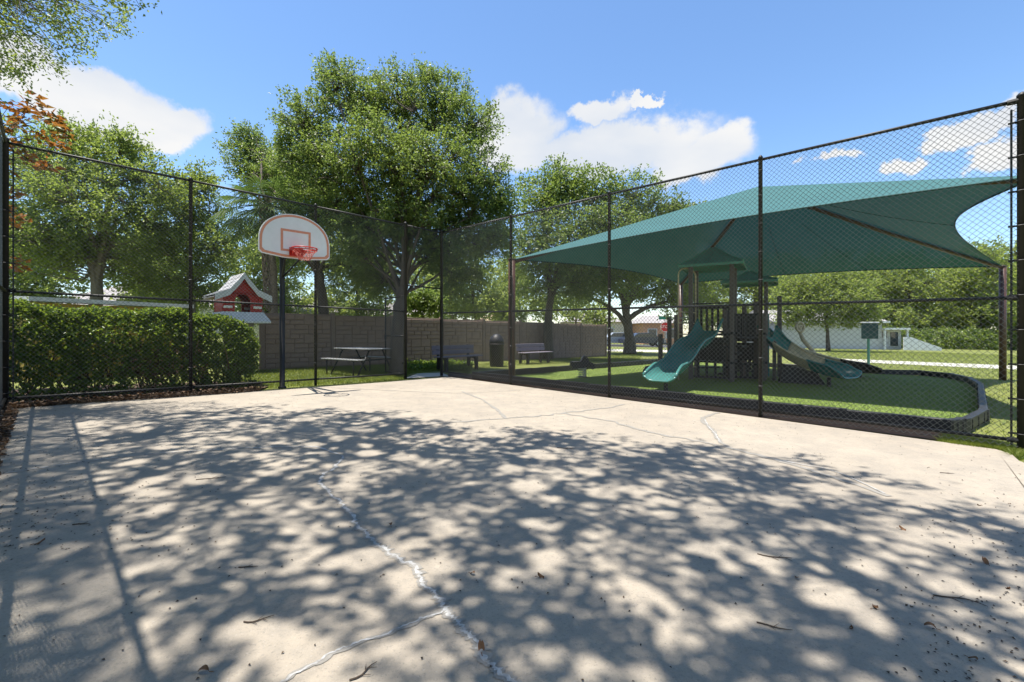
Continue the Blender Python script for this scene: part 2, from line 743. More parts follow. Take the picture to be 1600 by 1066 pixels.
def scatter(poly, n, rng):
    poly = np.array(poly)
    lo, hi = poly.min(0), poly.max(0)
    out = np.zeros((0, 2))
    while len(out) < n:
        q = rng.uniform(lo, hi, (n * 2, 2))
        out = np.concatenate([out, q[in_poly(q, poly)]])
    return out[:n]


# ------------------------------------------------------------------ main lines of the place
RIGHT_E = P(1597, 705)          # right end of the long fence
CORNER = P(690, 586.8)          # back corner of the court
LEFT_E = P(8, 635)              # left corner of the court
E1 = (RIGHT_E - CORNER); E1.z = 0; E1.normalize()     # along the long fence, to the right and near
E2 = (CORNER - LEFT_E); E2.z = 0; E2.normalize()      # along the back fence, to the right and far
GL = -0.03                       # lawn level below the slab


def UV(p, a, b, dz=0.0):
    q = Vector(p) + E1 * a + E2 * b
    return Vector((q.x, q.y, gz(q.x) + dz))


M_black = mat('black_vinyl_metal', (.016, .016, .016), .5, .25, 9, spec=.35)
M_wire = mat('black_vinyl_wire', (.105, .103, .098), .34, .25, 5, spec=.9)
M_conc = node_concrete()
M_fill = mat('crack_filler_white', (.215, .205, .19), .85, .25, 26, .5, 60, col2=(.48, .48, .47), detail=9)
M_fillg = mat('crack_filler_grey', (.235, .220, .196), .85, .12, 20, .3, 60)
M_brown = mat('brown_steel', (.075, .036, .026), .45, .2, 8, spec=.5)
M_post = mat('brown_coated_post', (.105, .080, .071), .55, .15, 8, .1, 60)
M_dark = mat('dark_brown_plastic', (.022, .018, .017), .55, .2, 8, .1, 40)
M_gplas = mat('green_plastic', (.060, .195, .180), .26, .12, 5, spec=.55)
M_groof = mat('green_roof_plastic', (.085, .270, .225), .45, .15, 5, spec=.45)
M_tan = mat('tan_plastic', (.55, .45, .30), .5, .12, 7, .15, 50)
M_border = mat('black_plastic_border', (.018, .018, .021), .5, .3, 12, .2, 60)
M_wall = mat('taupe_stone_panel', (.275, .192, .152), .85, .14, 5, .5, 40)
M_wallp = mat('taupe_fence_post', (.240, .170, .136), .8, .1, 5, .2, 60)
M_bark = mat('oak_bark', (.055, .042, .032), .95, .3, 9, .9, 14, col2=(.145, .118, .092), stretch=(1, 1, .25))
M_barkg = mat('grey_bark', (.10, .085, .068), .95, .3, 9, .9, 14, col2=(.21, .18, .145), stretch=(1, 1, .3))
M_palmb = mat('palm_boots', (.13, .10, .07), .95, .3, 12, .8, 20, col2=(.26, .21, .155))
M_mulch = mat('mulch_soil', (.035, .022, .015), .95, .4, 14, .9, 30, col2=(.10, .062, .040))
M_path = mat('pale_pavement', (.50, .475, .43), .9, .1, 3, .2, 60)
M_asph = mat('asphalt', (.055, .055, .058), .9, .15, 3, .3, 80)
M_lawn = mat('lawn_soil', (.105, .125, .026), .95, .3, .8, .6, 30, col2=(.17, .185, .042), detail=10)
M_turf = mat('artificial_turf_backing', (.105, .160, .028), .9, .15, .9, .6, 150, col2=(.165, .215, .044), detail=9)
M_white = mat('white_paint', (.72, .72, .71), .55, .05, 5)
M_offw = mat('weathered_white_trim', (.60, .61, .62), .65, .1, 9)
M_red = mat('red_paint', (.36, .022, .016), .5, .12, 7)
M_rim = mat('red_rim_steel', (.50, .018, .010), .38, .12, 9, spec=.5)
M_yel = mat('yellow_wall_paint', (.40, .27, .05), .7, .08, 4)
M_dglass = mat('dark_window_glass', (.03, .04, .05), .08, .1, 3, spec=.8)
M_purple = mat('recycled_purple_plank', (.18, .155, .19), .6, .15, 9, .1, 60, stretch=(1, 1, 1))
M_steel = mat('galvanised_steel', (.34, .35, .36), .45, .12, 12, metal=.6)
M_perf = mat('coated_perforated_steel', (.24, .245, .25), .35, .15, 30, spec=.6)
M_hide = mat('hedge_stems', (.09, .065, .045), .95, .25, 10)

G_oak = leafmat('oak_leaf', [(0, (.050, .084, .026)), (.4, (.105, .158, .042)), (.75, (.170, .225, .056)), (.93, (.24, .28, .072)), (1, (.36, .39, .17))], .48, (.34, .46, .07), .42, .55)
G_oak2 = leafmat('light_leaf', [(0, (.075, .115, .034)), (.5, (.150, .210, .052)), (.93, (.26, .31, .088)), (1, (.38, .41, .20))], .52, (.42, .53, .08), .42, .55)
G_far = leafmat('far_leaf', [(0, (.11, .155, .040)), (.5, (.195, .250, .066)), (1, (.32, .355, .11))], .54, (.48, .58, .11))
G_hedge = leafmat('hedge_leaf', [(0, (.030, .068, .014)), (.5, (.075, .145, .026)), (.85, (.145, .220, .035)), (1, (.27, .32, .045))], .48, (.40, .52, .05), .35, .5)
G_palm = leafmat('palm_leaf', [(0, (.030, .062, .018)), (.6, (.070, .115, .034)), (1, (.13, .17, .06))], .35, (.22, .34, .06), .45)
G_mag = leafmat('magnolia_leaf', [(0, (.030, .060, .010)), (.28, (.075, .11, .018)), (.34, (.20, .070, .018)), (.7, (.30, .115, .025)), (1, (.40, .20, .045))], .35, (.50, .20, .03), .4)
G_grass = leafmat('grass_blade', [(0, (.055, .100, .014)), (.5, (.120, .170, .024)), (1, (.25, .26, .055))], .35, (.34, .40, .04))
G_turf = leafmat('turf_blade', [(0, (.085, .145, .020)), (.6, (.140, .205, .030)), (1, (.22, .265, .060))], .25, (.20, .32, .03))
G_dead = leafmat('dead_leaf', [(0, (.030, .017, .010)), (.4, (.080, .044, .024)), (.75, (.150, .090, .050)), (1, (.28, .20, .13))], .12, (.30, .16, .06), .7)
M_canopy = node_fabric('shade_fabric_green', (.046, .150, .152), (.001, .022, .030), .25)

rngG = np.random.default_rng(11)

# ---- ground
g = MB()
XS = np.concatenate([[-260, -120, -60], np.linspace(-40, 40, 21), [60, 120, 260]])
YS = np.concatenate([[-80, -40, -20], np.linspace(-10, 50, 16), [70, 110, 180, 320]])
g.grid([[(x, y, gz(x) + GL) for x in XS] for y in YS])
struct(g.build('lawn_ground', M_lawn))

# ---- concrete court
ctl = [P(18, 638.5), P(95, 632), P(270, 620), P(390, 612), P(600, 597.3), P(700, 588.6), P(1174, 651), P(1505, 695.0), P(1556, 702), P(1580, 709), P(1592, 720)]
nearR = UV(RIGHT_E, .18, -8.6)
nearL = UV(RIGHT_E, .18 - 11.0, -8.6)
ctl += [UV(RIGHT_E, .18, -1.2), nearR]
left_near = UV(LEFT_E, 11.4, .12)
ctl += [left_near]
court = MB()
top = [Vector((p.x, p.y, gz(p.x))) for p in ctl]
court.prism([p - Vector((0, 0, .12)) for p in top], (0, 0, .12))
court_o = struct(court.build('basketball_court', M_conc))


def ribbon(pts, w, dz, rng, jit=.14, n=6, wav=.006):
    """irregular strip lying on the slab"""
    mb = MB()
    fine = []
    for i in range(len(pts) - 1):
        for k in range(n):
            fine.append(pts[i].lerp(pts[i + 1], k / n))
    fine.append(pts[-1])
    ph = rng.uniform(0, 6.28, 4)
    acc = 0
    for i in range(1, len(fine) - 1):
        t = fine[i + 1] - fine[i - 1]
        acc += t.length * .5
        q = Vector((-t.y, t.x, 0)); q.normalize()
        fine[i] = fine[i] + q * wav * 1.6 * (math.sin(acc * 21 + ph[0]) + .8 * math.sin(acc * 47 + ph[1]) + .5 * math.sin(acc * 95 + ph[2]))
    sm = [fine[0]] + [(fine[i - 1] + fine[i] * 2 + fine[i + 1]) / 4 for i in range(1, len(fine) - 1)] + [fine[-1]]
    L_, R_, Mm = [], [], []
    for i, p in enumerate(sm):
        t = sm[min(i + 1, len(sm) - 1)] - sm[max(i - 1, 0)]
        s = Vector((-t.y, t.x, 0)); s.normalize()
        ww = w * (1 + rng.normal() * jit) * .5
        ww = max(w * .15, ww)
        c = p + s * rng.normal() * wav
        a = c + s * ww; b = c - s * max(w * .15, ww * (1 + rng.normal() * .3))
        L_.append((a.x, a.y, gz(a.x) + dz)); R_.append((b.x, b.y, gz(b.x) + dz)); Mm.append((c.x, c.y, gz(c.x) + dz + .0008))
    mb.grid([L_, Mm, R_])
    return mb


def crack(px, w, m, dz=.004, **k):
    ribbon([P(*q) for q in px], w, dz, rngG, **k).build('crack_filler', m, court_o)


main = [(806, 1075), (782, 1050), (760, 1033), (742, 1003), (724, 985), (712, 965), (694, 950), (680, 930), (664, 915), (655, 898), (640, 880), (612, 866), (590, 852), (576, 838), (562, 826), (548, 802), (528, 782), (512, 768), (498, 752), (506, 741), (524, 731), (536, 714)]
rngG = np.random.default_rng(40)
crack(main, .050, M_fillg, .0026, n=12, wav=.0045, jit=.22)
rngG = np.random.default_rng(40)
crack(main, .019, M_fill, n=12, wav=.0045, jit=.3)
crack([(692, 956), (650, 972), (600, 992), (555, 1006), (520, 1021), (480, 1042), (437, 1068)], .010, M_fill, n=10, wav=.0025, jit=.2)
crack([(692, 956), (600, 992), (520, 1021), (437, 1068)], .024, M_fillg, .0026, n=10, wav=.003)
crack([(-40, 750), (0, 741), (60, 732), (125, 722), (250, 708), (340, 703), (420, 699), (495, 698), (536, 713)], .022, M_fill, .004, n=8, wav=.003, jit=.3)
crack([(722, 612), (752, 624), (776, 640), (790, 654)], .05, M_fillg)
crack([(640, 668), (700, 661), (790, 654), (850, 650), (886, 645), (930, 641), (975, 632)], .05, M_fillg, wav=.02)
crack([(884, 646), (920, 653), (955, 658), (1000, 672), (1050, 683), (1090, 689), (1140, 700), (1210, 718), (1290, 742), (1390, 776)], .055, M_fillg, wav=.015)
crack([(1122, 645), (1103, 651), (1096, 656), (1108, 668), (1118, 678), (1124, 690), (1140, 700)], .06, M_fillg)
crack([(1100, 656), (1108, 668), (1120, 680), (1125, 691)], .018, M_fill, .006, jit=.35)
crack([(470, 604), (560, 608), (640, 612), (720, 615), (800, 611), (850, 606)], .02, M_fillg, wav=.004)
crack([(1210, 718), (1300, 735), (1385, 772)], .018, M_fill, .006, jit=.35)

# ---- mulch strips beside the slab
mul = MB()
strip = [P(-30, 640), P(60, 634.5), P(270, 620.5), P(395, 612), P(420, 604), P(395, 596), P(200, 600), P(-30, 612)]
mul.add([Vector((p.x, p.y, gz(p.x) + .004)) for p in strip], [tuple(range(len(strip)))])
struct(mul.build('mulch_bed', M_mulch))
mul = MB()
s4 = [UV(LEFT_E, -.4, .2), UV(LEFT_E, 11.4, .115), UV(LEFT_E, 11.4, -.5), UV(LEFT_E, -.4, -.5)]
mul.add([Vector((p.x, p.y, gz(p.x) - .002)) for p in s4], [tuple(range(len(s4)))])
struct(mul.build('mulch_edge', M_mulch))
mul = MB()
s2 = [P(700, 588), P(1174, 650.5), P(1480, 690), P(1470, 676), P(1174, 640), P(760, 589), P(700, 583)]
mul.add([Vector((p.x, p.y, gz(p.x) + .002)) for p in s2], [tuple(range(len(s2)))])
struct(mul.build('mulch_strip', M_mulch))
mul = MB()
s3 = [P(632, 591), P(690, 587.5), P(706, 588.5), P(690, 582), P(652, 583.5)]
mul.add([Vector((p.x, p.y, gz(p.x) - .006)) for p in s3], [tuple(range(len(s3)))])
struct(mul.build('gate_path', M_path))

# ---- walks and street beyond
def flat(name, pts, m, dz, kind='structure'):
    mb = MB()
    mb.add([(p[0], p[1], gz(p[0]) + dz) for p in pts], [tuple(range(len(pts)))])
    o = mb.build(name, m)
    o['kind'] = kind
    return o


walk = [P(1250, 557.5), P(1290, 559.2), P(1450, 565.5), P(1720, 576), P(1720, 583), P(1450, 570.5), P(1290, 563.2), P(1250, 561.2)]
flat('right_footpath', walk, M_path, GL + .012)
flat('street_sidewalk', [P(925, 548), P(1080, 551), P(1180, 553), P(1180, 549.5), P(1080, 547.5), P(925, 545)], M_path, GL + .012)
flat('street', [P(900, 540.5), P(1240, 546), P(1240, 541.5), P(900, 537.0)], M_asph, GL + .010)

# ---- artificial turf
TFL, TFR = P(742, 592), P(1478, 676)
TR1, TR2 = P(1537, 658), P(1532, 611)
TBR, TB1 = P(1484, 592), P(1370, 585)
TBL = UV(TFL, 0, 12.6)
TBL2 = UV(TFL, 1.0, 13.4)
turf_pts = [TFL, TFR, P(1505, 674), TR1, TR2, P(1515, 599), TBR, P(1440, 587.5), TB1, UV(TB1, -4.6, 0.3), TBL2, TBL]
flat('artificial_turf', turf_pts, M_turf, .012)
tp = [(p.x, p.y) for p in turf_pts]
XY = scatter(tp, 150000, rngG)
near_w = np.exp(-np.maximum(0, np.hypot(XY[:, 0], XY[:, 1]) - 7) / 9)
XY = XY[rngG.uniform(0, 1, len(XY)) < near_w]
o = link('turf_pile', blades('turf_pile', XY, .028, G_turf, rngG, .6, .005, .010))
tag(o, 'short green pile of the artificial playground turf', 'turf', kind='stuff')

# ---- grass blades on the lawn in view
def ring2d(pts):
    return [(p.x, p.y) for p in pts]


lawnL = ring2d([P(395, 607), P(630, 592), P(640, 583), P(690, 578), P(735, 583), P(735, 566), P(640, 566), P(405, 578), P(360, 595)])
lawnR = ring2d([P(1515, 697), P(1600, 709), P(1700, 700), P(1750, 560), P(1290, 545), P(1300, 575), P(1400, 580), P(1495, 583), P(1540, 600), P(1548, 655), P(1500, 680)])
lawnB = ring2d([P(740, 578), P(800, 571), P(1000, 563), P(1005, 549), P(745, 568)])
A = np.concatenate([scatter(lawnL, 42000, rngG), scatter(lawnR, 60000, rngG), scatter(lawnB, 12000, rngG)])
o = link('lawn_grass', blades('lawn_grass', A, .06, G_grass, rngG, .7, .007, GL))
tag(o, 'short sunny green grass of the lawn around the court', 'grass', kind='stuff')
nearg = ring2d([P(1470, 690), P(1574, 704), P(1594, 716), P(1604, 709), P(1560, 692), P(1480, 680)])
A = np.concatenate([scatter(nearg, 9000, rngG)])
o = link('weed_grass', blades('weed_grass', A, .07, G_grass, rngG, .8, .006, GL))
tag(o, 'ragged yellow green weeds along the slab edge at the fence end', 'weeds', kind='stuff')

gcp = scatter(ring2d([P(632, 580), P(690, 577), P(735, 580), P(738, 569), P(690, 566.5), P(634, 568)]), 420, rngG)
C0 = np.concatenate([gcp, (gz(gcp[:, 0]) + .06)[:, None]], 1)
C, D, Nn = clump_leaves(rngG, C0, .07, 12, .8, .5)
o = link('ground_cover', leaf_mesh('ground_cover', C, D, Nn, .075, .045, G_hedge, rngG))
tag(o, 'low leafy green ground cover at the foot of the wall by the gate', 'ground cover', kind='stuff')

# ------------------------------------------------------------------ chain link fences
FH, MIDH, BOTH = 4.12, 1.80, .12
PITCH = .072


def chain_mesh(length, z0, z1, name='chain_link_mesh', r=.0034):
    w = PITCH
    h = PITCH * 1.0
    nw = int(round(length / (w / 2)))
    w2 = length / nw
    nk = int((z1 - z0) / (h / 2))
    k = np.arange(nk + 1)
    z = z0 + k * (z1 - z0) / nk
    Vv, Ff = [], []
    base = 0
    ang = np.array([0, 2.0944, 4.18879])
    ca, sa = np.cos(ang) * r, np.sin(ang) * r
    i = np.arange(nk)[:, None] * 3
    kk = np.arange(3)[None, :]
    k2 = (kk + 1) % 3
    fb = np.stack([i + kk, i + k2, i + 3 + k2, i + 3 + kk], 2).reshape(-1, 4)
    for j in range(nw):
        par = (k + j) % 2
        x = (j + par) * w2
        y = np.where(par == 0, r * .9, -r * .9)
        ring = np.stack([x[:, None] + ca[None, :], y[:, None] + sa[None, :], np.repeat(z[:, None], 3, 1)], 2)
        Vv.append(ring.reshape(-1, 3))
        Ff.append(fb + base)
        base += (nk + 1) * 3
    return npmesh(name, np.concatenate(Vv), np.concatenate(Ff), M_wire)


def rail_mesh(length, r=.021):
    return MB().tube([(0, 0, 0), (length * .5, 0, 0), (length, 0, 0)], r, 10).mesh('rail', M_black, True)


def post_mesh(h, r, name='post'):
    return MB().lathe((0, 0, 0), [(r, 0), (r, h), (r * 1.12, h + .002), (r * 1.12, h + .03), (r * .6, h + .055), (r * .15, h + .065)], 12).mesh(name, M_black, True)


TIE = MB().ring((0, 0, 0), .034, .004, n=10, m=4).mesh('tie_wire', mat('tie_wire_grey', (.10, .10, .10), .4, .2))


def put(name, me, root, p0, p1, dz, kind=None):
    """mesh along x laid from p0 to p1"""
    d = p1 - p0
    ya = math.atan2(d.y, d.x)
    pit = -math.atan2(d.z, math.hypot(d.x, d.y))
    o = link(name, me, root, kind)
    o.location = p0 + Vector((0, 0, dz)) - Vector(root.location)
    o.rotation_euler = (0, pit, ya)
    return o


def fence_run(label, start, end, nb, skip_first=False, skip_last=False, term=(), gauge=.0034):
    root = thing('chain_link_fence', label, 'fence', start)
    pts = [start.lerp(end, i / nb) for i in range(nb + 1)]
    bl = (end - start).length / nb
    cm = chain_mesh(bl - .02, .045, FH - .005, r=gauge)
    rm = rail_mesh(bl)
    rmt = rail_mesh(bl, .022)
    pm = post_mesh(FH + .04, .031)
    pmt = post_mesh(FH + .06, .043)
    offn = Vector((-(end - start).y, (end - start).x, 0)).normalized()
    for i, p in enumerate(pts):
        if (i == 0 and skip_first) or (i == nb and skip_last):
            continue
        big = i in term
        o = link('post', pmt if big else pm, root)
        o.location = p - start - Vector((0, 0, .03))
    for i in range(nb):
        a, b = pts[i], pts[i + 1]
        put('top_rail', rmt, root, a, b, FH)
        put('middle_rail', rm, root, a, b, MIDH)
        put('bottom_rail', rm, root, a, b, BOTH)
        d = (b - a).normalized()
        put('chain_link_mesh', cm, root, a + d * .01 - offn * .028, b - d * .01 - offn * .028, 0, 'stuff')
        # tie wires
        if i:
            for z in (.5, .95, 1.4, 2.2, 2.65, 3.1, 3.55, 3.95):
                o = link('tie_wire', TIE, root)
                o.location = a - start + Vector((0, 0, z))
    return root, pts


def end_hardware(root, p, d, z1=FH):
    """tension bar and bands beside a terminal post"""
    q = p + d * .085
    mb = MB().box(q + Vector((0, 0, .06 + (z1 - .15) / 2)), (.02, .008, z1 - .15), math.atan2(d.y, d.x))
    mb.build('tension_bar', M_black, root, world=True)
    for i in range(10):
        z = .2 + i * (z1 - .45) / 9
        b = MB().ring(p + Vector((0, 0, z)), .052, .007, n=14, m=5)
        b.box(p + d * .075 + Vector((0, 0, z)), (.075, .012, .022), math.atan2(d.y, d.x))
        b.build('tension_band', M_black, root, world=True)


rf, rpts = fence_run('tall black chain-link fence between the court and the playground', CORNER, RIGHT_E, 4, term=(0, 4))
end_hardware(rf, RIGHT_E, -E1)
# diagonal-slotted rail cups at the end post
for z in (FH, MIDH, BOTH):
    MB().tube([RIGHT_E + Vector((0, 0, z)) - E1 * .12, RIGHT_E + Vector((0, 0, z)) - E1 * .03], [.03, .034], 10).build('rail_cup', M_black, rf, world=True)

# back fence: three bays, then the gate opening
GATE_P = P(631.5, 590.5)
GATE_P = LEFT_E + E2 * (GATE_P - LEFT_E).dot(E2)
GATE_P.z = gz(GATE_P.x)
lf, lpts = fence_run('tall black chain-link fence behind the hoop with the gate opening', LEFT_E, GATE_P, 3, term=(0, 3))
end_hardware(lf, LEFT_E, E2)
gl = (CORNER - GATE_P).length
put('top_rail', rail_mesh(gl, .022), lf, GATE_P, CORNER, FH)
put('transom_rail', rail_mesh(gl), lf, GATE_P, CORNER, 2.5)
put('chain_link_mesh', chain_mesh(gl, 2.5, FH - .005), lf, GATE_P + E1 * .028, CORNER + E1 * .028, 0, 'stuff')

sf, spts = fence_run('tall black chain-link fence coming forward along the left edge', LEFT_E, LEFT_E + E1 * 11.28 + Vector((0, 0, gz(LEFT_E.x + E1.x * 11.28) - gz(LEFT_E.x))), 4, skip_first=True, gauge=.0025)

# gate leaf standing open
gfree = P(610.5, 586.5)
gd = (gfree - GATE_P); gd.z = 0; gw = 1.15; gd.normalize()
hinge = GATE_P + gd * .07
gate = thing('chain_link_gate', 'black chain-link gate leaf swung open beside the gate opening', 'gate', hinge)
gm = MB()
a, b = Vector((0, 0, .08)), gd * gw + Vector((0, 0, .08))
gm.tube([a, a + Vector((0, 0, 2.15))], .021, 8).tube([b, b + Vector((0, 0, 2.15))], .021, 8)
for z in (.02, 1.05, 2.13):
    gm.tube([a + Vector((0, 0, z)), b + Vector((0, 0, z))], .019, 8)
gm.build('gate_frame', M_black, gate, smooth=True)
o = link('chain_link_mesh', chain_mesh(gw, .1, 2.2), gate, 'stuff')
o.rotation_euler = (0, 0, math.atan2(gd.y, gd.x))
for z in (.4, 1.8):
    MB().box((-.02, 0, z), (.08, .05, .06)).build('hinge', M_black, gate)
lt = MB().box(gd * gw + Vector((0, 0, 1.1)), (.06, .05, .12))
lt.build('latch', M_black, gate)

# ------------------------------------------------------------------ basketball hoop
hp = P(441, 604.8)
hoop = thing('basketball_hoop', 'basketball hoop with fan-shaped white backboard on a black pole', 'basketball hoop', hp)
PH = At(441, 402, hp.y).z - hp.z
MB().lathe((0, 0, -.05), [(.085, 0), (.085, .06), (.054, .07), (.054, PH + .05), (.050, PH + .12), (.02, PH + .13)], 16).build('pole', M_black, hoop, smooth=True)
BD = 9.12
bc0 = At(462.5, 404.5, BD)
bx, by, bz = E2, E1, Vector((0, 0, 1))
bcl = bc0 - hp              # bottom centre of the board, local
am = MB()
back = bcl - by * .03
for s in (-.18, .18):
    am.tube([Vector((0, 0, PH - .02)), back + bx * s + bz * .15], .022, 8)
    am.tube([Vector((0, 0, PH - .45)), back + bx * s + bz * .12], .018, 8)
    am.tube([Vector((0, 0, PH - .02)) + bx * s * .3, back + bx * s * .8 + bz * .5], .018, 8)
am.tube([back + bx * -.3 + bz * .15, back + bx * .3 + bz * .15], .022, 8)
am.build('support_arm', M_black, hoop, smooth=True)


def fan(w, h, side, inset=0.0, n=28):
    """outline of the fan board in its own plane, bottom centre at 0"""
    pts = []
    W = w / 2 - inset
    c = .05
    pts += [(-W + c, .045 + inset), (-W * .35, inset), (W * .35, inset), (W - c, .045 + inset), (W, .045 + inset + c)]
    hh = h - inset
    sd = side
    for i in range(n + 1):
        th = math.pi * i / n
        pts.append((W * math.cos(th), sd + (hh - sd) * math.sin(th) ** .88))
    pts.append((-W, .045 + inset + c))
    return pts


def to3(p, off):
    return bcl + bx * p[0] + bz * p[1] + by * off


bw, bh = 1.37, .885
out_ = fan(bw, bh, .30)
pb_ = MB().prism([to3(p, -.02) for p in out_], by * .02)
board = pb_.build('backboard', M_white, hoop)
M_orange = mat('orange_board_stripe', (.62, .25, .145), .5, .1, 20)


def band(o, i, off, d=.0025):
    n = len(o)
    mb = MB()
    A = [to3(p, off) for p in o] + [to3(p, off) for p in i]
    A += [v + by * d for v in A]
    fs = []
    for k in range(n):
        j = (k + 1) % n
        fs.append((2 * n + k, 2 * n + j, 3 * n + j, 3 * n + k))
        fs.append((k, j, 2 * n + j, 2 * n + k))
        fs.append((n + j, n + k, 3 * n + k, 3 * n + j))
    mb.add(A, fs)
    return mb


band(fan(bw, bh, .30, .018), fan(bw, bh, .30, .060), .0005).build('border_stripe', M_orange, board)
sq = [(-.29, .13), (.29, .13), (.29, .57), (-.29, .57)]
sqi = [(-.245, .175), (.245, .175), (.245, .525), (-.245, .525)]
band(sq, sqi, .0005).build('target_square', M_orange, board)
rc = bcl + by * .43 + bz * .15
rim = MB()
rim.ring(rc, .228, .0115, n=36).ring(rc - bz * .035, .222, .008, n=36)
for i in range(12):
    th = 2 * math.pi * i / 12
    d = Vector((math.cos(th), math.sin(th), 0))
    rim.tube([rc + d * .228, rc + d * .222 - bz * .035], .006, 5)
rim.build('rim', M_rim, hoop, smooth=True)
br = MB()
br.box(rc - by * .42 - bz * .02, (.26, .02, .17), math.atan2(bx.y, bx.x))
for s in (-.1, .1):
    br.prism([rc - by * .41 + bx * s - bz * .10, rc - by * .41 + bx * s + bz * .01, rc - by * .19 + bx * s * 1.2 + bz * .005, rc - by * .19 + bx * s * 1.2 - bz * .03], bx * .008)
br.prism([rc - by * .41 - bx * .1 + bz * .012, rc - by * .41 + bx * .1 + bz * .012, rc - by * .2 + bx * .11 + bz * .012, rc - by * .2 - bx * .11 + bz * .012], bz * -.006)
br.build('rim_bracket', M_rim, hoop)
nt = MB()
for i in range(14):
    for s in (1, -1):
        pts = []
        for k in range(7):
            t = k / 6
            th = 2 * math.pi * (i + s * t * 1.5) / 14
            rad = .222 - .125 * t ** .7
            pts.append(rc + Vector((math.cos(th), math.sin(th), 0)) * rad - bz * (.035 + .19 * t))
        nt.tube(pts, .0042, 4)
M_net = mat('faded_red_net', (.36, .03, .02), .8, .5, 14, col2=(.55, .22, .18))
nt.build('net', M_net, hoop)
# ------------------------------------------------------------------ shade canopy
cFL = At(801, 405.5, 11.75)
cFR = At(1628, 273, 6.9)
cBR = At(1566, 416, 15.0)
cBL = At(1064, 443, 19.3)
cPK = At(1183, 292, 13.3)
cent = (cFL + cFR + cBR + cBL) / 4
can = thing('shade_canopy', 'large green fabric shade canopy on brown posts over the playground', 'shade canopy', (cent.x, cent.y, gz(cent.x)))


def patch(a, b, pk, bow, sag, nu=26, nv=14):
    rows = []
    for j in range(nv + 1):
        t = j / nv
        row = []
        for i in range(nu + 1):
            s = i / nu
            e = a.lerp(b, s)
            q = 4 * s * (1 - s)
            e = e.lerp(pk, bow * q)
            p = e.lerp(pk, t)
            p = p - Vector((0, 0, sag * q * math.sin(math.pi * t) * (1 - t * .4)))
            row.append(p)
        rows.append(row)
    return rows


fab = MB()
for (a, b, bow) in ((cFL, cFR, .13), (cFR, cBR, .20), (cBR, cBL, .05), (cBL, cFL, .06)):
    fab.grid(patch(a, b, cPK, bow, .16))
fo = fab.build('fabric', M_canopy, can, world=True, smooth=True)
# seams of the fabric panels and the hem cables
seam = MB()
M_seam = mat('dark_green_seam', (.012, .05, .045), .8, .1)
for (a, b, bow, cuts) in ((cFL, cFR, .13, ()), (cFR, cBR, .20, (.5,)), (cBR, cBL, .05, (.36, .64)), (cBL, cFL, .06, ())):
    rows = patch(a, b, cPK, bow, .16)
    seam.tube([p - Vector((0, 0, .012)) for p in rows[0]], .014, 6)
    for c in cuts:
        k = int(c * 26)
        pts = [r[k] - Vector((0, 0, .004)) for r in rows[:10]]
        seam.tube(pts, .008, 4)
seam.build('hem_and_seams', M_seam, can, world=True)
for c in (cFL, cFR, cBR, cBL):
    d = cPK - c
    MB().tube([c - Vector((0, 0, .06)), c.lerp(cPK, .5) - Vector((0, 0, .13)), cPK - Vector((0, 0, .08))], .055, 10).build('rafter', M_brown, can, world=True, smooth=True)
    o2 = (c - cent); o2.z = 0; o2.normalize()
    foot = c + o2 * .02
    MB().tube([Vector((foot.x, foot.y, gz(foot.x) - .1)), Vector((foot.x, foot.y, c.z - .02))], .092, 14).build('post', M_brown, can, world=True, smooth=True)
    MB().lathe((foot.x, foot.y, c.z - .02), [(.10, 0), (.10, .03), (.02, .05)], 14).build('post_cap', M_brown, can, world=True)

# ------------------------------------------------------------------ playground border
def border(label, pts, closed=False):
    p0 = pts[0]
    root = thing('playground_border', label, 'border', (p0.x, p0.y, gz(p0.x)))
    path = pts + ([pts[0]] if closed else [])
    for i in range(len(path) - 1):
        a, b = path[i], path[i + 1]
        L_ = (Vector((b.x, b.y, 0)) - Vector((a.x, a.y, 0))).length
        n = max(1, round(L_ / 1.2))
        for k in range(n):
            q0, q1 = a.lerp(b, k / n), a.lerp(b, (k + 1) / n)
            c = (q0 + q1) / 2
            rz = math.atan2(q1.y - q0.y, q1.x - q0.x)
            l = L_ / n - .008
            mb = MB().bbox((c.x, c.y, gz(c.x) + .10), (l, .10, .175), rz, .012)
            for s in (-.3, 0, .3):
                d = Vector((math.cos(rz), math.sin(rz), 0)) * s * l
                mb.box((c.x + d.x, c.y + d.y, gz(c.x) + .08), (.045, .118, .15), rz)
            mb.box((q1.x, q1.y, gz(q1.x) + .095), (.10, .125, .19), rz)
            mb.build('border_timber', M_border, root, world=True)
    return root


border('black plastic timber border around the playground turf', turf_pts, True)

# ------------------------------------------------------------------ play structure
T1 = Vector((5.90, 13.35, 0)); T1.z = gz(T1.x)
T2 = Vector((8.20, 15.7, 0)); T2.z = gz(T2.x)
T3 = Vector((7.05, 13.75, 0)); T3.z = gz(T3.x)
play = thing('play_structure', 'playground climbing tower with green roofs, brown posts and slides', 'play structure', T1)
TH = math.radians(15)
HD = .757


def corners(c, r=HD, th=TH):
    return [Vector((c.x + r * math.cos(th + k * math.pi / 2), c.y + r * math.sin(th + k * math.pi / 2), c.z)) for k in range(4)]


def ppost(p, h, w=.115):
    MB().bbox((p.x, p.y, p.z + h / 2), (w, w, h), TH + math.pi / 4, .012).build('post', M_post, play, world=True)


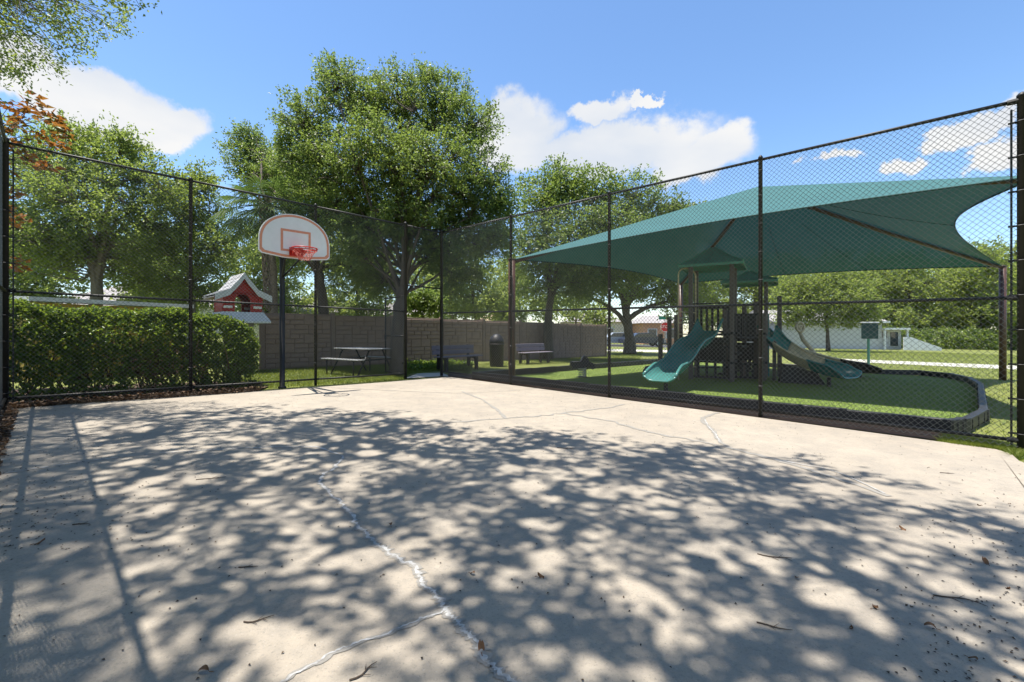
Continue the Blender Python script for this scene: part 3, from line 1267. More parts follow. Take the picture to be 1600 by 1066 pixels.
def proof(c, ze, za, half):
    """four-sided roof with raised seams and a hanging eave"""
    cs = corners(c, half * 1.414)
    ap = Vector((c.x, c.y, za))
    rf_ = MB()
    E = [Vector((p.x, p.y, ze)) for p in cs]
    mid = [e.lerp(ap, .45) - Vector((0, 0, .05)) for e in E]
    tp_ = [e.lerp(ap, .93) for e in E]
    vs = E + mid + tp_ + [Vector((p.x, p.y, ze - .07)) for p in cs]
    fs = [(8, 9, 10, 11)]
    for k in range(4):
        j = (k + 1) % 4
        fs += [(k, j, 4 + j, 4 + k), (4 + k, 4 + j, 8 + j, 8 + k), (12 + k, 12 + j, j, k)]
    rf_.add(vs, fs)
    ro = rf_.build('roof', M_groof, play, world=True)
    for k in range(4):
        j = (k + 1) % 4
        MB().tube([E[k] + Vector((0, 0, .01)), mid[k] + Vector((0, 0, .012)), tp_[k] + Vector((0, 0, .012))], .028, 6).build('roof_rib', M_groof, ro, world=True)
        for s in (.25, .5, .75):
            a = E[k].lerp(E[j], s)
            if s == .5:
                q = [a, mid[k].lerp(mid[j], .5), tp_[k].lerp(tp_[j], .5)]
            else:
                q = [a, mid[k].lerp(mid[j], .12 if s < .5 else .88)]
            MB().tube([p + Vector((0, 0, .012)) for p in q], .02, 5).build('roof_rib', M_groof, ro, world=True)
    return ro


z1e, z1a = At(1113, 417, 13.35).z, At(1113, 386, 13.35).z
z2e, z2a = At(1168, 442, 15.7).z, At(1168, 424, 15.7).z
for p in corners(T1):
    ppost(p, z1e - p.z - .02)
for p in corners(T2, .70):
    ppost(p, z2e - p.z - .02, .105)
proof(T1, z1e, z1a, .84)
proof(T2, z2e, z2a, .84)
for p in corners(T3, .72)[:]:
    ppost(p, 1.95 if p.x > T3.x else 2.1)


def deck(c, z, r=HD):
    cs = corners(c, r + .03)
    MB().prism([Vector((p.x, p.y, c.z + z - .06)) for p in cs], (0, 0, .06)).build('deck', M_dark, play, world=True)


deck(T1, 1.35); deck(T2, 1.2); deck(T3, 1.25, .72)


def panel(a, b, z0, z1, mt, n=6, name='barrier_panel'):
    """guard panel of upright slats between two posts"""
    d = (b - a); d.z = 0
    rz = math.atan2(d.y, d.x)
    L_ = d.length - .14
    c = (a + b) / 2
    mb = MB()
    mb.box((c.x, c.y, c.z + z1 - .03), (L_, .05, .06), rz).box((c.x, c.y, c.z + z0 + .03), (L_, .05, .06), rz)
    for k in range(n):
        q = a.lerp(b, (k + .9) / (n + .8))
        mb.box((q.x, q.y, c.z + (z0 + z1) / 2), (.07, .03, z1 - z0 - .12), rz)
    mb.build(name, mt, play, world=True)


c1, c2, c3 = corners(T1), corners(T2, .70), corners(T3, .72)
panel(c1[0], c1[1], 1.37, 2.15, M_dark); panel(c1[1], c1[2], 1.37, 2.15, M_dark, 5)
panel(c2[0], c2[1], 1.22, 2.0, M_dark); panel(c2[1], c2[2], 1.22, 2.0, M_gplas); panel(c2[2], c2[3], 1.22, 2.0, M_dark)
panel(c3[1], c3[2], 1.28, 1.95, M_dark); panel(c3[2], c3[3], 1.28, 1.95, M_dark, 7)
# wall of play panels and braces under the decks
for (a, b) in ((c1[0], c1[1]), (c3[0], c3[1]), (c2[2], c2[3])):
    d = b - a
    rz = math.atan2(d.y, d.x)
    c = (a + b) / 2
    MB().bbox((c.x, c.y, c.z + .80), (d.length - .16, .045, .55), rz, .01).build('activity_panel', M_dark, play, world=True)
for (a, b) in ((c1[2], c1[3]), (c1[3], c1[0]), (c2[3], c2[0]), (c2[0], c2[1])):
    d = b - a
    rz = math.atan2(d.y, d.x)
    c = (a + b) / 2
    MB().bbox((c.x, c.y, c.z + 1.16), (d.length - .14, .05, .16), rz, .01).build('deck_beam', M_dark, play, world=True)
# bridge between the decks with balusters
bA, bB = c3[1], c2[2]
MB().prism([Vector((p.x, p.y, p.z + 1.18)) for p in (c3[0], c3[1], c2[2], c2[3])], (0, 0, .05)).build('bridge_deck', M_dark, play, world=True)
panel(c3[1], c2[2], 1.24, 2.0, M_dark, 9, 'bridge_railing')
panel(c3[0], c2[3], 1.24, 2.0, M_dark, 9, 'bridge_railing')
# enclosed crawl panels below
for (a, b, z0, z1) in ((c1[3], c3[2], .1, 1.2), (c3[2], c3[3], .05, .5), (c1[0], c3[1], .15, 1.25), (c3[1], c2[2], .1, .95)):
    panel(a, b, z0, z1, M_dark, 6, 'lower_panel')
panel(c1[0], c3[1], 1.37, 2.1, M_dark, 3)
panel(c1[3], c1[0], .08, 1.12, M_dark, 7, 'lower_panel')
panel(c1[2], c1[3], .08, 1.0, M_dark, 4, 'lower_panel')
panel(c2[3], c2[0], .08, 1.05, M_dark, 7, 'lower_panel')
panel(c2[2], c2[3], .08, 1.05, M_dark, 7, 'lower_panel')
panel(c2[0], c2[1], .08, 1.05, M_dark, 7, 'lower_panel')
panel(c3[3], c3[0], .05, 1.15, M_dark, 6, 'lower_panel')
for q, h in ((At(1163, 470, 14.3), 2.3), (At(1181, 470, 14.0), 2.35), (At(1218, 463, 14.4), 0)):
    b_ = Vector((q.x, q.y, gz(q.x)))
    ppost(b_, h or q.z - b_.z, .13)
for (a, b) in ((c1[2], c1[3]), (c1[3], c1[0])):
    MB().tube([a + Vector((0, 0, 2.2)), b + Vector((0, 0, 2.2))], .02, 8).build('grab_rail', M_dark, play, world=True)
for k in range(5):
    q = c1[3].lerp(c3[2], .5) + Vector((-.15 + .08 * k, -.1 * k, .2 + .2 * k))
    MB().bbox(q, (.34, .16, .06), TH + .4, .012).build('climber_step', M_dark, play, world=True)
for (p, h) in ((c1[3].lerp(c3[2], .5), 1.5), (c3[3] + Vector((.35, .1, 0)), 1.15), (c1[2] + Vector((-.3, .35, 0)), 1.9), (c3[1].lerp(c2[2], .5), 2.05), (c3[0].lerp(c2[3], .5), 2.05), (c1[1] + Vector((.2, .5, 0)), 2.2)):
    ppost(p, h, .105)
for c_ in corners(T1) + corners(T3, .72):
    for z in (1.32, .5):
        MB().lathe((c_.x, c_.y, c_.z + z), [(.078, 0), (.085, .015), (.085, .055), (.078, .07)], 10).build('post_collar', M_dark, play, world=True)
# stair of black steps at the rear
for k in range(5):
    q = T3 + Vector((-.5, .75 + .2 * k, 0))
    MB().bbox((q.x, q.y, q.z + 1.1 - k * .22), (.9, .24, .05), TH, .008).build('stair_tread', M_dark, play, world=True)


def slide(name, a, b, za, zb, w, prof, mat_fn, wall=.22, th=.05, n=34):
    """trough swept from a (top) to b (exit); prof(t) is the height fraction; mat_fn splits it into coloured lengths"""
    d = b - a; d.z = 0
    L_ = d.length
    d.normalize()
    s = Vector((-d.y, d.x, 0))
    sec = []
    W = w / 2
    for k in range(15):
        u = -1 + 2 * k / 14
        au = abs(u)
        x = W * (au if au < .72 else .72 + (au - .72) * 1.0) * (1 if u >= 0 else -1)
        z = 0 if au < .45 else wall * ((au - .45) / .55) ** 1.8
        sec.append((x, z))
    rows = []
    for i in range(n + 1):
        t = i / n
        p = Vector((a.x, a.y, 0)) + d * L_ * t
        z = lerp(za, zb, prof(t)) + lerp(gz(a.x), gz(b.x), t)
        flare = 1 + .12 * max(0, (t - .85) / .15) ** 2
        topl = 1 - .55 * max(0, (t - .86) / .14)
        hood = 1 + .4 * max(0, (.14 - t) / .14)
        rows.append([Vector((p.x, p.y, z)) + s * (x * flare) + Vector((0, 0, zz * topl * hood)) for (x, zz) in sec])
    spl = mat_fn
    for (t0, t1, mt, nm) in spl:
        i0, i1 = int(t0 * n), int(t1 * n)
        R = rows[i0:i1 + 1]
        mb = MB()
        mb.grid(R)
        low = [[p - Vector((0, 0, th)) for p in r][::-1] for r in R]
        mb.grid(low)
        for side in (0, -1):
            mb.tube([r[side] - Vector((0, 0, .01)) for r in R], .032, 8)
        for e in (R[0], R[-1]):
            mb.tube([p - Vector((0, 0, th / 2)) for p in e], th * .52, 6)
        mb.build(nm, mt, play, world=True, smooth=True)
    return rows


def wave(t):
    e = t
    return min(1.0, e * .93 + .055 * math.sin(2 * math.pi * (e * 1.9 - .1)) + .03 * math.sin(math.pi * e))


sa = (c1[2] + c1[3]) / 2
sb = P(1030, 614)
slide('wave_slide', Vector((sa.x - .05, sa.y - .05, 0)), Vector((sb.x, sb.y, 0)), 1.38, .13, .66, wave, [(0, 1, M_gplas, 'wave_slide')], .24)
sbs = MB().tube([sb + Vector((.25, .3, -.02)), sb + Vector((.25, .3, .32))], .05, 8)
sbs.build('slide_foot', M_dark, play, world=True)


def curve(t):
    return min(1.0, 1 - (1 - t) ** 1.9 * (1 - .12 * math.sin(math.pi * t)))


s2a = (c3[3] + c3[0]) / 2
s2b = P(1330, 608)
slide('tan_slide', Vector((s2a.x + .05, s2a.y - .05, 0)), Vector((s2b.x, s2b.y, 0)), 1.25, .30, .84, curve,
      [(0, .22, M_gplas, 'slide_hood'), (.22, .62, M_tan, 'slide_bed'), (.62, 1, M_gplas, 'slide_exit')], .26)
s3a = (c2[3] + c2[0]) / 2
s3b = Vector((11.6, 14.55, 0))
slide('far_slide', Vector((s3a.x, s3a.y, 0)), s3b, 1.2, .22, .80, curve,
      [(0, .2, M_gplas, 'slide_hood'), (.2, .66, M_tan, 'slide_bed'), (.66, 1, M_dark, 'slide_exit')], .26)
for q, z in ((s2b + Vector((-.35, .3, 0)), .26), (s3b + Vector((-.4, .1, gz(s3b.x))), .2)):
    MB().tube([q, q + Vector((0, 0, z))], .05, 8).build('slide_foot', M_dark, play, world=True)
# dark climbing wall under the tan slide
bw0 = P(1262, 602)
w_ = MB()
w_.prism([bw0 + Vector((-.55, .35, -.03)), bw0 + Vector((.45, -.1, -.03)), bw0 + Vector((.25, .0, .34)), bw0 + Vector((-.45, .35, .55))], (.12, .30, 0))
w_.build('slide_support', M_dark, play, world=True)
# tan steering disc on a curved panel
sw = At(1250, 511, 15.2)
sd_ = MB()
sd_.ring(sw, .155, .045, (.25, -1, .1), 24, 8)
sd_.ring(sw, .06, .03, (.25, -1, .1), 14, 6)
for k in range(3):
    a_ = k * 2.094 + .5
    sd_.tube([sw, sw + Vector((math.cos(a_) * .15, .03, math.sin(a_) * .15))], .026, 6)
sd_.build('steering_wheel', M_tan, play, world=True, smooth=True)
st = MB().tube([sw + Vector((.02, .05, -.17)), sw + Vector((.18, .1, -.45)), sw + Vector((.45, .1, -.75)), sw + Vector((.62, .1, -1.0)), Vector((sw.x + .64, sw.y + .1, gz(sw.x) - .05))], [.05, .07, .07, .06, .06], 8)
st.build('steering_stem', M_tan, play, world=True, smooth=True)
# tan hoop ladder on the left of the tower
ha = At(1060, 560, 13.0); hb = At(1087, 560, 13.5)
ztop = At(1070, 419, 13.2).z
pts = []
for k in range(11):
    th = math.pi * k / 10
    c = (ha + hb) / 2
    half = (hb - ha) / 2
    pts.append(Vector((c.x, c.y, ztop - .22)) - Vector((half.x, half.y, 0)) * math.cos(th) + Vector((0, 0, .22 * math.sin(th))))
pts = [Vector((ha.x, ha.y, gz(ha.x) - .05))] + pts + [Vector((hb.x, hb.y, gz(hb.x) + 1.35))]
MB().tube(pts, .022, 8).build('hoop_ladder', M_tan, play, world=True, smooth=True)
for k in range(6):
    z = .35 + k * .32
    MB().tube([Vector((ha.x, ha.y, gz(ha.x) + z)), Vector((hb.x, hb.y, gz(hb.x) + z))], .018, 6).build('ladder_rung', M_tan, play, world=True)
# climber posts with a bar to the left
k1, k2 = At(1032, 522, 14.2), At(1046, 496, 14.6)
for q in (k1, k2):
    base = Vector((q.x, q.y, gz(q.x)))
    ppost(base, q.z - base.z, .12)
MB().tube([k2 - Vector((0, 0, .06)), Vector((c1[2].x, c1[2].y, k2.z - .04))], .02, 8).build('climber_bar', M_steel, play, world=True)
MB().tube([k1 - Vector((0, 0, .3)), k2 - Vector((0, 0, .85))], .02, 8).build('climber_bar', M_steel, play, world=True)
# stepping mound left of the wave slide
mq = At(1019, 575, 14.0)
MB().lathe((mq.x, mq.y, gz(mq.x)), [(.3, 0), (.28, .18), (.2, .3), (.05, .34)], 14).build('stepping_pod', M_dark, play, world=True, smooth=True)
for k in range(3):
    p = At(1183 + k * 9, 520, 14.4)
    MB().tube([Vector((p.x, p.y, gz(p.x))), Vector((p.x, p.y, gz(p.x) + 2.0))], .02, 8).build('climbing_bar', M_gplas, play, world=True)

# ------------------------------------------------------------------ spring rider
sp = P(910, 590)
rider = thing('spring_rider', 'dark spring rider seat on a coil spring in the turf', 'spring rider', sp, 0.35)
cp = []
for i in range(91):
    th = i / 90 * 2 * math.pi * 5
    cp.append((.11 * math.cos(th), .11 * math.sin(th), .02 + .26 * i / 90))
MB().tube(cp, .016, 6).build('spring', M_steel, rider, smooth=True)
MB().lathe((0, 0, 0), [(.17, -.02), (.17, .02), (.12, .025)], 16).build('base_plate', M_border, rider)
bd = MB()
prof = [(-.40, .36), (-.34, .28), (-.20, .29), (.0, .28), (.2, .29), (.34, .22), (.42, .30), (.34, .40), (.22, .46), (.14, .60), (.05, .64), (-.02, .56), (-.08, .45), (-.28, .43), (-.38, .48)]
bd.prism([(x, -.035, z) for x, z in prof], (0, .07, 0))
bd.build('body', M_border, rider)
MB().tube([(.10, -.17, .54), (.10, .17, .54)], .018, 8).build('handle_bar', M_border, rider)
MB().tube([(.14, -.18, .33), (.14, .18, .33)], .018, 8).build('foot_bar', M_border, rider)
MB().bbox((-.2, 0, .455), (.24, .22, .04), 0, .012).build('seat', M_border, rider)

# ------------------------------------------------------------------ park benches, trash can, picnic table
def bench(label, p, rz, L_=1.8):
    """planks along local x, back at local +y"""
    r = thing('park_bench', label, 'bench', p, rz, None)
    for k in range(2):
        MB().bbox((0, .245 + .02 * k, .58 + k * .155), (L_, .04, .14), 0, .008).build('back_plank', M_purple, r)
    for k in range(3):
        MB().bbox((0, -.20 + k * .148, .44), (L_, .138, .04), 0, .008).build('seat_plank', M_purple, r)
    for s in (-1, 1):
        x = s * L_ * .36
        MB().prism([(x - .04, -.24, -.04), (x - .04, -.14, -.04), (x - .04, -.10, .36), (x - .04, .16, .36), (x - .04, .22, -.04), (x - .04, .30, -.04), (x - .04, .27, .42), (x - .04, .31, .80), (x - .04, .29, .82), (x - .04, .22, .415), (x - .04, -.24, .415)], (.08, 0, 0)).build('bench_leg', M_dark, r)
    return r


rzb = math.atan2(E2.y, E2.x)
bench('purple plank park bench behind the corner fence post', P(716, 577), rzb)
bench('purple plank park bench to the right of the brown canopy post', P(836, 567), rzb)
tc_ = P(776, 572)
can2 = thing('trash_can', 'dark domed trash can between the two park benches', 'trash can', tc_)
MB().lathe((0, 0, -.02), [(.24, 0), (.26, .05), (.27, .8), (.29, .82), (.29, .86)], 18).build('bin_body', M_dark, can2, smooth=True)
MB().lathe((0, 0, .84), [(.28, 0), (.27, .12), (.21, .26), (.10, .35), (.02, .37)], 18).build('dome_lid', M_border, can2, smooth=True)

pt = P(566, 584)
tab = thing('picnic_table', 'grey perforated metal picnic table with attached benches on the lawn', 'picnic table', pt, math.atan2(-.66, .75) + math.radians(6))
for k in range(4):
    MB().bbox((0, -.285 + k * .19, .735), (1.7, .18, .03), 0, .008).build('table_plank', M_perf, tab)
for s in (-1, 1):
    for k in range(2):
        MB().bbox((0, s * (.66 + k * .13 - .06), .45), (1.7, .12, .03), 0, .008).build('bench_plank', M_perf, tab)
for x in (-.62, .62):
    fr_ = MB()
    for s in (-1, 1):
        fr_.tube([(x, s * .62, -.02), (x, s * .22, .71)], .024, 8)
        fr_.tube([(x, s * .74, .43), (x, s * .74, -.02)], .02, 8)
        fr_.tube([(x, s * .80, .43), (x, s * .36, .43)], .02, 8)
    fr_.tube([(x, -.36, .43), (x, .36, .43)], .02, 8)
    fr_.tube([(x, -.36, .71), (x, .36, .71)], .02, 8)
    fr_.build('leg_frame', M_black, tab, smooth=True)

# ------------------------------------------------------------------ stone-look panel wall
WA, WB = P(409, 576.5), P(946, 556.5)
wall = thing('stone_look_wall', 'taupe stacked-stone panel fence behind the picnic table', 'fence', WA)
NP = 8
wl = (WB - WA); wl.z = 0
pl = wl.length / NP
wdir = wl.normalized()
wrz = math.atan2(wdir.y, wdir.x)
WH = 1.80
stone_cache = {}


def stone_me(w, h, v):
    key = (round(w, 3), round(h, 3), v)
    if key not in stone_cache:
        rr = random.Random(hash(key) % 1000)
        mb = MB()
        j = lambda: rr.uniform(-.004, .004)
        x, z, b = w / 2 - .005, h / 2 - .005, .010
        o = [(-x, 0, -z), (x, 0, -z), (x, 0, z), (-x, 0, z)]
        dpt = .018 + rr.uniform(0, .014)
        i_ = [(-x + b + j(), -dpt + j(), -z + b + j()), (x - b + j(), -dpt + j(), -z + b + j()), (x - b + j(), -dpt + j(), z - b + j()), (-x + b + j(), -dpt + j(), z - b + j())]
        c = (0, -dpt - .006 + j(), 0)
        mb.add(o + i_ + [c], [(0, 1, 5, 4), (1, 2, 6, 5), (2, 3, 7, 6), (3, 0, 4, 7), (4, 5, 8), (5, 6, 8), (6, 7, 8), (7, 4, 8)])
        stone_cache[key] = mb.mesh('stone', M_wall)
    return stone_cache[key]


rs_ = random.Random(3)
n_st = 0
for k in range(NP + 1):
    q = WA + wdir * pl * k
    MB().bbox((q.x, q.y, gz(q.x) + (WH + .04) / 2 - .05), (.13, .13, WH + .14), wrz, .012).build('wall_post', M_wallp, wall, world=True)
for k in range(NP):
    q = WA + wdir * pl * (k + .5)
    zb = gz(q.x) - .03
    pn = MB().bbox((0, 0, WH / 2), (pl - .13, .06, WH), 0, .008)
    po = pn.build('panel', M_wallp, wall)
    po.location = Vector((q.x, q.y, zb)) - Vector(wall.location)
    po.rotation_euler = (0, 0, wrz)
    rows, hh = 11, (WH - .1) / 11
    Wp = pl - .16
    units = 14
    uw = Wp / units
    occ = [[False] * units for _ in range(rows)]
    joined = MB()
    for r_ in range(rows):
        c_ = 0
        while c_ < units:
            if occ[r_][c_]:
                c_ += 1
                continue
            w_ = rs_.choice([2, 2, 3, 3, 4])
            m_ = 0
            while m_ < w_ and c_ + m_ < units and not occ[r_][c_ + m_]:
                m_ += 1
            w_ = m_
            tall = 2 if (rs_.random() < .22 and r_ + 1 < rows and not any(occ[r_ + 1][c_ + i] for i in range(w_)) and w_ <= 3) else 1
            for i in range(w_):
                for t_ in range(tall):
                    occ[r_ + t_][c_ + i] = True
            cx, cz = -Wp / 2 + (c_ + w_ / 2) * uw, .05 + (r_ + tall / 2) * hh
            me = stone_me(w_ * uw, tall * hh, rs_.randrange(3))
            if n_st < 296:
                s_ = link('stone', me, po)
                s_.location = (cx, -.030, cz)
                n_st += 1
            else:
                joined.add([(v.co.x + cx, v.co.y - .030, v.co.z + cz) for v in me.vertices], [tuple(f.vertices) for f in me.polygons])
            c_ += w_
    if joined.v:
        joined.build('stone_courses', M_wall, po, kind='stuff')
# ------------------------------------------------------------------ hedge behind the back fence
hA = LEFT_E - E1 * .95 - E2 * 1.2
hB = LEFT_E - E1 * .95 + E2 * 3.75
hedge = thing('clipped_hedge', 'long clipped green hedge behind the back fence left of the hoop', 'hedge', (hA.x, hA.y, gz(hA.x)))
rng = np.random.default_rng(21)
hl = (hB - hA).length
a1, a2 = np.array(E2), np.array(E1)


def hedge_pt(n, shell):
    s = rng.uniform(0, hl, n)
    w = rng.uniform(-1, 1, n)
    t = rng.uniform(0, 1, n)
    face = rng.integers(0, 10, n)
    if shell:
        w = np.where(face < 5, 1 - np.abs(rng.normal(0, .09, n)), w)      # the side towards the court
        t = np.where((face >= 5) & (face < 9), 1 - np.abs(rng.normal(0, .05, n)), t)
        w = np.where(face == 9, -1 + np.abs(rng.normal(0, .08, n)), w)
    lump = 1 + .06 * np.sin(s * 3.1) + .05 * np.sin(s * 7.3 + t * 5) + .04 * np.sin(w * 5 + s * 2)
    endr = np.clip((hl - s) / .75, 0, 1)
    endf = np.sqrt(1 - (1 - endr) ** 2 + 1e-6)
    half = .62 * lump * (.55 + .45 * endf) * (1 - .25 * np.maximum(0, t - .75) / .25)
    top = (1.68 - .20 * (s / hl)) * (.985 + .03 * np.sin(s * 2.3) + .02 * np.sin(s * 6.1)) * (.72 + .28 * endf)
    z = t * top
    p = np.array(hA)[None, :] + a1[None, :] * s[:, None] + a2[None, :] * (w * half)[:, None]
    p[:, 2] = gz(p[:, 0]) + z
    keep = rng.uniform(0, 1, n) < np.clip(.40 + z / 1.0, 0, 1)
    return p[keep]


Hc = np.concatenate([hedge_pt(3300, True), hedge_pt(900, False)])
C, D, Nn = clump_leaves(rng, Hc, .055, 20, .5, 1.0)
hb_ = np.array(hedge.location)
link('foliage', leaf_mesh('hedge_leaves', C - hb_, D, Nn, .062, .036, G_hedge, rng), hedge)
dc = np.array([np.array(hA) + a1 * rng.normal(3.2, .35) + a2 * rng.uniform(.2, .66) + np.array([0, 0, gz(hA.x) * 0 + rng.uniform(.25, .95)]) for _ in range(150)])
dc[:, 2] += gz(dc[:, 0]) - hA.z
C, D, Nn = clump_leaves(rng, dc, .05, 8, .5, 1.0)
link('dead_leaves', leaf_mesh('hedge_dead_leaves', C - hb_, D, Nn, .055, .03, G_dead, rng), hedge)
stm = MB()
for k in range(46):
    s = rng.uniform(.1, hl - .3)
    p = hA + E2 * s + E1 * rng.uniform(-.25, .3)
    p.z = gz(p.x) - .03
    for q in range(4):
        e = p + E2 * rng.normal() * .28 + E1 * rng.normal() * .28 + Vector((0, 0, rng.uniform(.7, 1.45)))
        pts = wob(rng, p, e, 4, .06)
        stm.tube(pts, [.016, .013, .01, .008, .004], 4, cap=False)
stm.build('stems', M_hide, hedge, world=True)

# ------------------------------------------------------------------ yellow shed and red playhouse behind the hedge
yA, yB = At(40, 463.5, 10.2), At(298, 476.5, 13.4)
yd = (yB - yA); yd.z = 0; yL = yd.length; yd.normalize()
yn = Vector((-yd.y, yd.x, 0))
yz = (yA.z + yB.z) / 2
shed = thing('yellow_shed', 'low yellow building with a white roof edge behind the hedge', 'building', (yA.x, yA.y, gz(yA.x)))
yrz = math.atan2(yd.y, yd.x)
yg = gz(yA.x) - .05
mid = yA + yd * yL / 2 + yn * 1.3
MB().box((mid.x, mid.y, (yg + yz - .12) / 2), (yL - .3, 2.4, yz - .12 - yg), yrz).build('wall', M_yel, shed, world=True)
rm_ = MB()
r0, r1 = yA - yn * .15, yA + yd * yL - yn * .15
rm_.prism([Vector((r0.x, r0.y, yz - .10)), Vector((r0.x, r0.y, yz)), Vector((r0.x, r0.y, yz)) + yn * 2.9 + Vector((0, 0, .12)), Vector((r0.x, r0.y, yz - .10)) + yn * 2.9 + Vector((0, 0, .12))], r1 - r0 - Vector((0, 0, (r1 - r0).z)))
rm_.build('roof_edge', M_offw, shed, world=True)
for k in range(9):
    q = yA + yd * (yL * (k + .5) / 9) - yn * .002
    MB().box((q.x, q.y, (yg + yz - .2) / 2) , (.07, .03, yz - .25 - yg), yrz).build('wall_batten', M_yel, shed, world=True)

ph = At(372, 488, 13.2)
hs = thing('red_playhouse', 'red arched playhouse turret with a flared white gable roof above the hedge', 'playhouse', (ph.x, ph.y, gz(ph.x)), math.radians(46))
hz = ph.z - gz(ph.x)          # floor of the turret above the ground
px2m = 13.2 / F * .86
Wt, Dt, Ht = 62 * px2m, .9, 34 * px2m


def arch_wall(w, h, aw, ah, y, th=.05, n=12):
    """wall with an arched opening, in the plane y"""
    mb = MB()
    outp, inp = [], []
    inp.append((-aw / 2, 0))
    for i in range(n + 1):
        t = math.pi - math.pi * i / n
        inp.append((aw / 2 * math.cos(t), ah - aw / 2 + aw / 2 * math.sin(t)))
    inp.append((aw / 2, 0))
    for (x, z) in inp:
        if z <= ah - aw / 2 - 1e-6 or abs(abs(x) - aw / 2) < 1e-6:
            outp.append((math.copysign(w / 2, x), 0 if z == 0 else z))
        else:
            outp.append((x / (aw / 2) * w / 2, h))
    A = [(x, y, hz + z) for x, z in outp] + [(x, y, hz + z) for x, z in inp]
    A += [(x, y + th, z) for x, y, z in A]
    m = len(outp)
    fs = []
    for i in range(m - 1):
        fs += [(i, i + 1, m + i + 1, m + i), (2 * m + i + 1, 2 * m + i, 3 * m + i, 3 * m + i + 1), (m + i, m + i + 1, 3 * m + i + 1, 3 * m + i)]
    mb.add(A, fs)
    return mb


for y in (-Dt / 2, Dt / 2 - .05):
    arch_wall(Wt, Ht, 25 * px2m, 31 * px2m, y).build('arched_wall', M_red, hs)
    MB().prism([(-Wt / 2 + .05, y, hz + Ht - .06), (Wt / 2 - .05, y, hz + Ht - .06), (20 * px2m, y, hz + 37 * px2m), (0, y, hz + 62 * px2m), (-20 * px2m, y, hz + 37 * px2m)], (0, .045, 0)).build('gable', M_red, hs)
    for s in (-1, 1):
        MB().bbox((s * (Wt / 2 - .12), y - .02, hz + 8 * px2m), (.22, .05, .07), 0, .006).build('white_sill', M_white, hs)
        MB().bbox((s * (Wt / 2 - .04), y - .012, hz + Ht * .62), (.1, .06, Ht * .76), 0, .006).build('corner_board', M_red, hs)
for s in (-1, 1):
    MB().box((s * (Wt / 2 - .03), 0, hz + Ht / 2), (.05, Dt - .1, Ht)).build('side_wall', M_red, hs)


def roofcurve(s):
    pts = []
    for i in range(9):
        t = i / 8
        x = s * t * 45 * px2m
        z = 68 - 30 * (t / .5) ** .9 if t < .5 else 38 - 10 * ((t - .5) / .5)
        pts.append((x, hz + z * px2m))
    return pts


for s in (-1, 1):
    rcv = roofcurve(s)
    mb = MB()
    rows = []
    for y in (-Dt / 2 - .14, Dt / 2 + .14):
        rows.append([(x, y, z) for x, z in rcv])
    mb.grid(rows)
    mb.grid([[(x, y, z - .05) for (x, y, z) in r] for r in rows][::-1])
    mb.build('roof_deck', M_white, hs)
    # bargeboards on both gables
    for y in (-Dt / 2 - .17, Dt / 2 + .14):
        bb_ = MB()
        bb_.grid([[(x, y, z + .02) for x, z in rcv], [(x, y, z - .16) for x, z in rcv]])
        bb_.grid([[(x, y + .03, z - .16) for x, z in rcv], [(x, y + .03, z + .02) for x, z in rcv]])
        bb_.grid([[(x, y, z - .16) for x, z in rcv], [(x, y + .03, z - .16) for x, z in rcv]])
        bb_.grid([[(x, y + .03, z + .02) for x, z in rcv], [(x, y, z + .02) for x, z in rcv]])
        bb_.build('bargeboard', M_offw, hs)
    for i in range(8):
        (x0, z0), (x1, z1) = rcv[i], rcv[i + 1]
        for k in range(4):
            y0 = -Dt / 2 - .13 + k * (Dt + .26) / 4
            sh = MB()
            lft = .022
            sh.add([(x0, y0 + .012, z0 + lft * .3), (x1, y0 + .012, z1 + lft), (x1, y0 + (Dt + .26) / 4 - .012, z1 + lft), (x0, y0 + (Dt + .26) / 4 - .012, z0 + lft * .3),
                    (x1, y0 + .012, z1), (x1, y0 + (Dt + .26) / 4 - .012, z1)], [(0, 1, 2, 3), (1, 4, 5, 2)])
            sh.build('shingle', mat('grey_shingle', (.34, .34, .35), .85, .25, 9), hs)
# lower white roof and the body of the house
lr = MB()
W2, D2 = 70 * px2m, 1.4
e = hz - 17 * px2m
lr.prism([(-Wt / 2 - .02, -Dt / 2 - .1, hz - .01), (Wt / 2 + .02, -Dt / 2 - .1, hz - .01), (W2 / 2 + .1, -D2 / 2, e), (-W2 / 2 - .1, -D2 / 2, e)], (0, 0, -.05))
lr.prism([(Wt / 2 + .02, -Dt / 2 - .1, hz - .012), (Wt / 2 + .02, Dt / 2 + .1, hz - .012), (W2 / 2 + .1, D2 / 2, e), (W2 / 2 + .1, -D2 / 2, e)], (0, 0, -.05))
lr.prism([(-Wt / 2 - .02, Dt / 2 + .1, hz - .012), (-Wt / 2 - .02, -Dt / 2 - .1, hz - .012), (-W2 / 2 - .1, -D2 / 2, e), (-W2 / 2 - .1, D2 / 2, e)], (0, 0, -.05))
lr.prism([(Wt / 2, Dt / 2 + .1, hz - .014), (-Wt / 2, Dt / 2 + .1, hz - .014), (-W2 / 2 - .1, D2 / 2, e), (W2 / 2 + .1, D2 / 2, e)], (0, 0, -.05))
lr.box((0, 0, hz - .03), (Wt, Dt, .04))
lr.build('lower_roof', M_offw, hs)
MB().box((0, 0, e / 2 - .06), (W2 - .55, D2 - .5, e + .06)).build('body', mat('pale_grey_board', (.16, .15, .15), .7, .1, 6), hs)

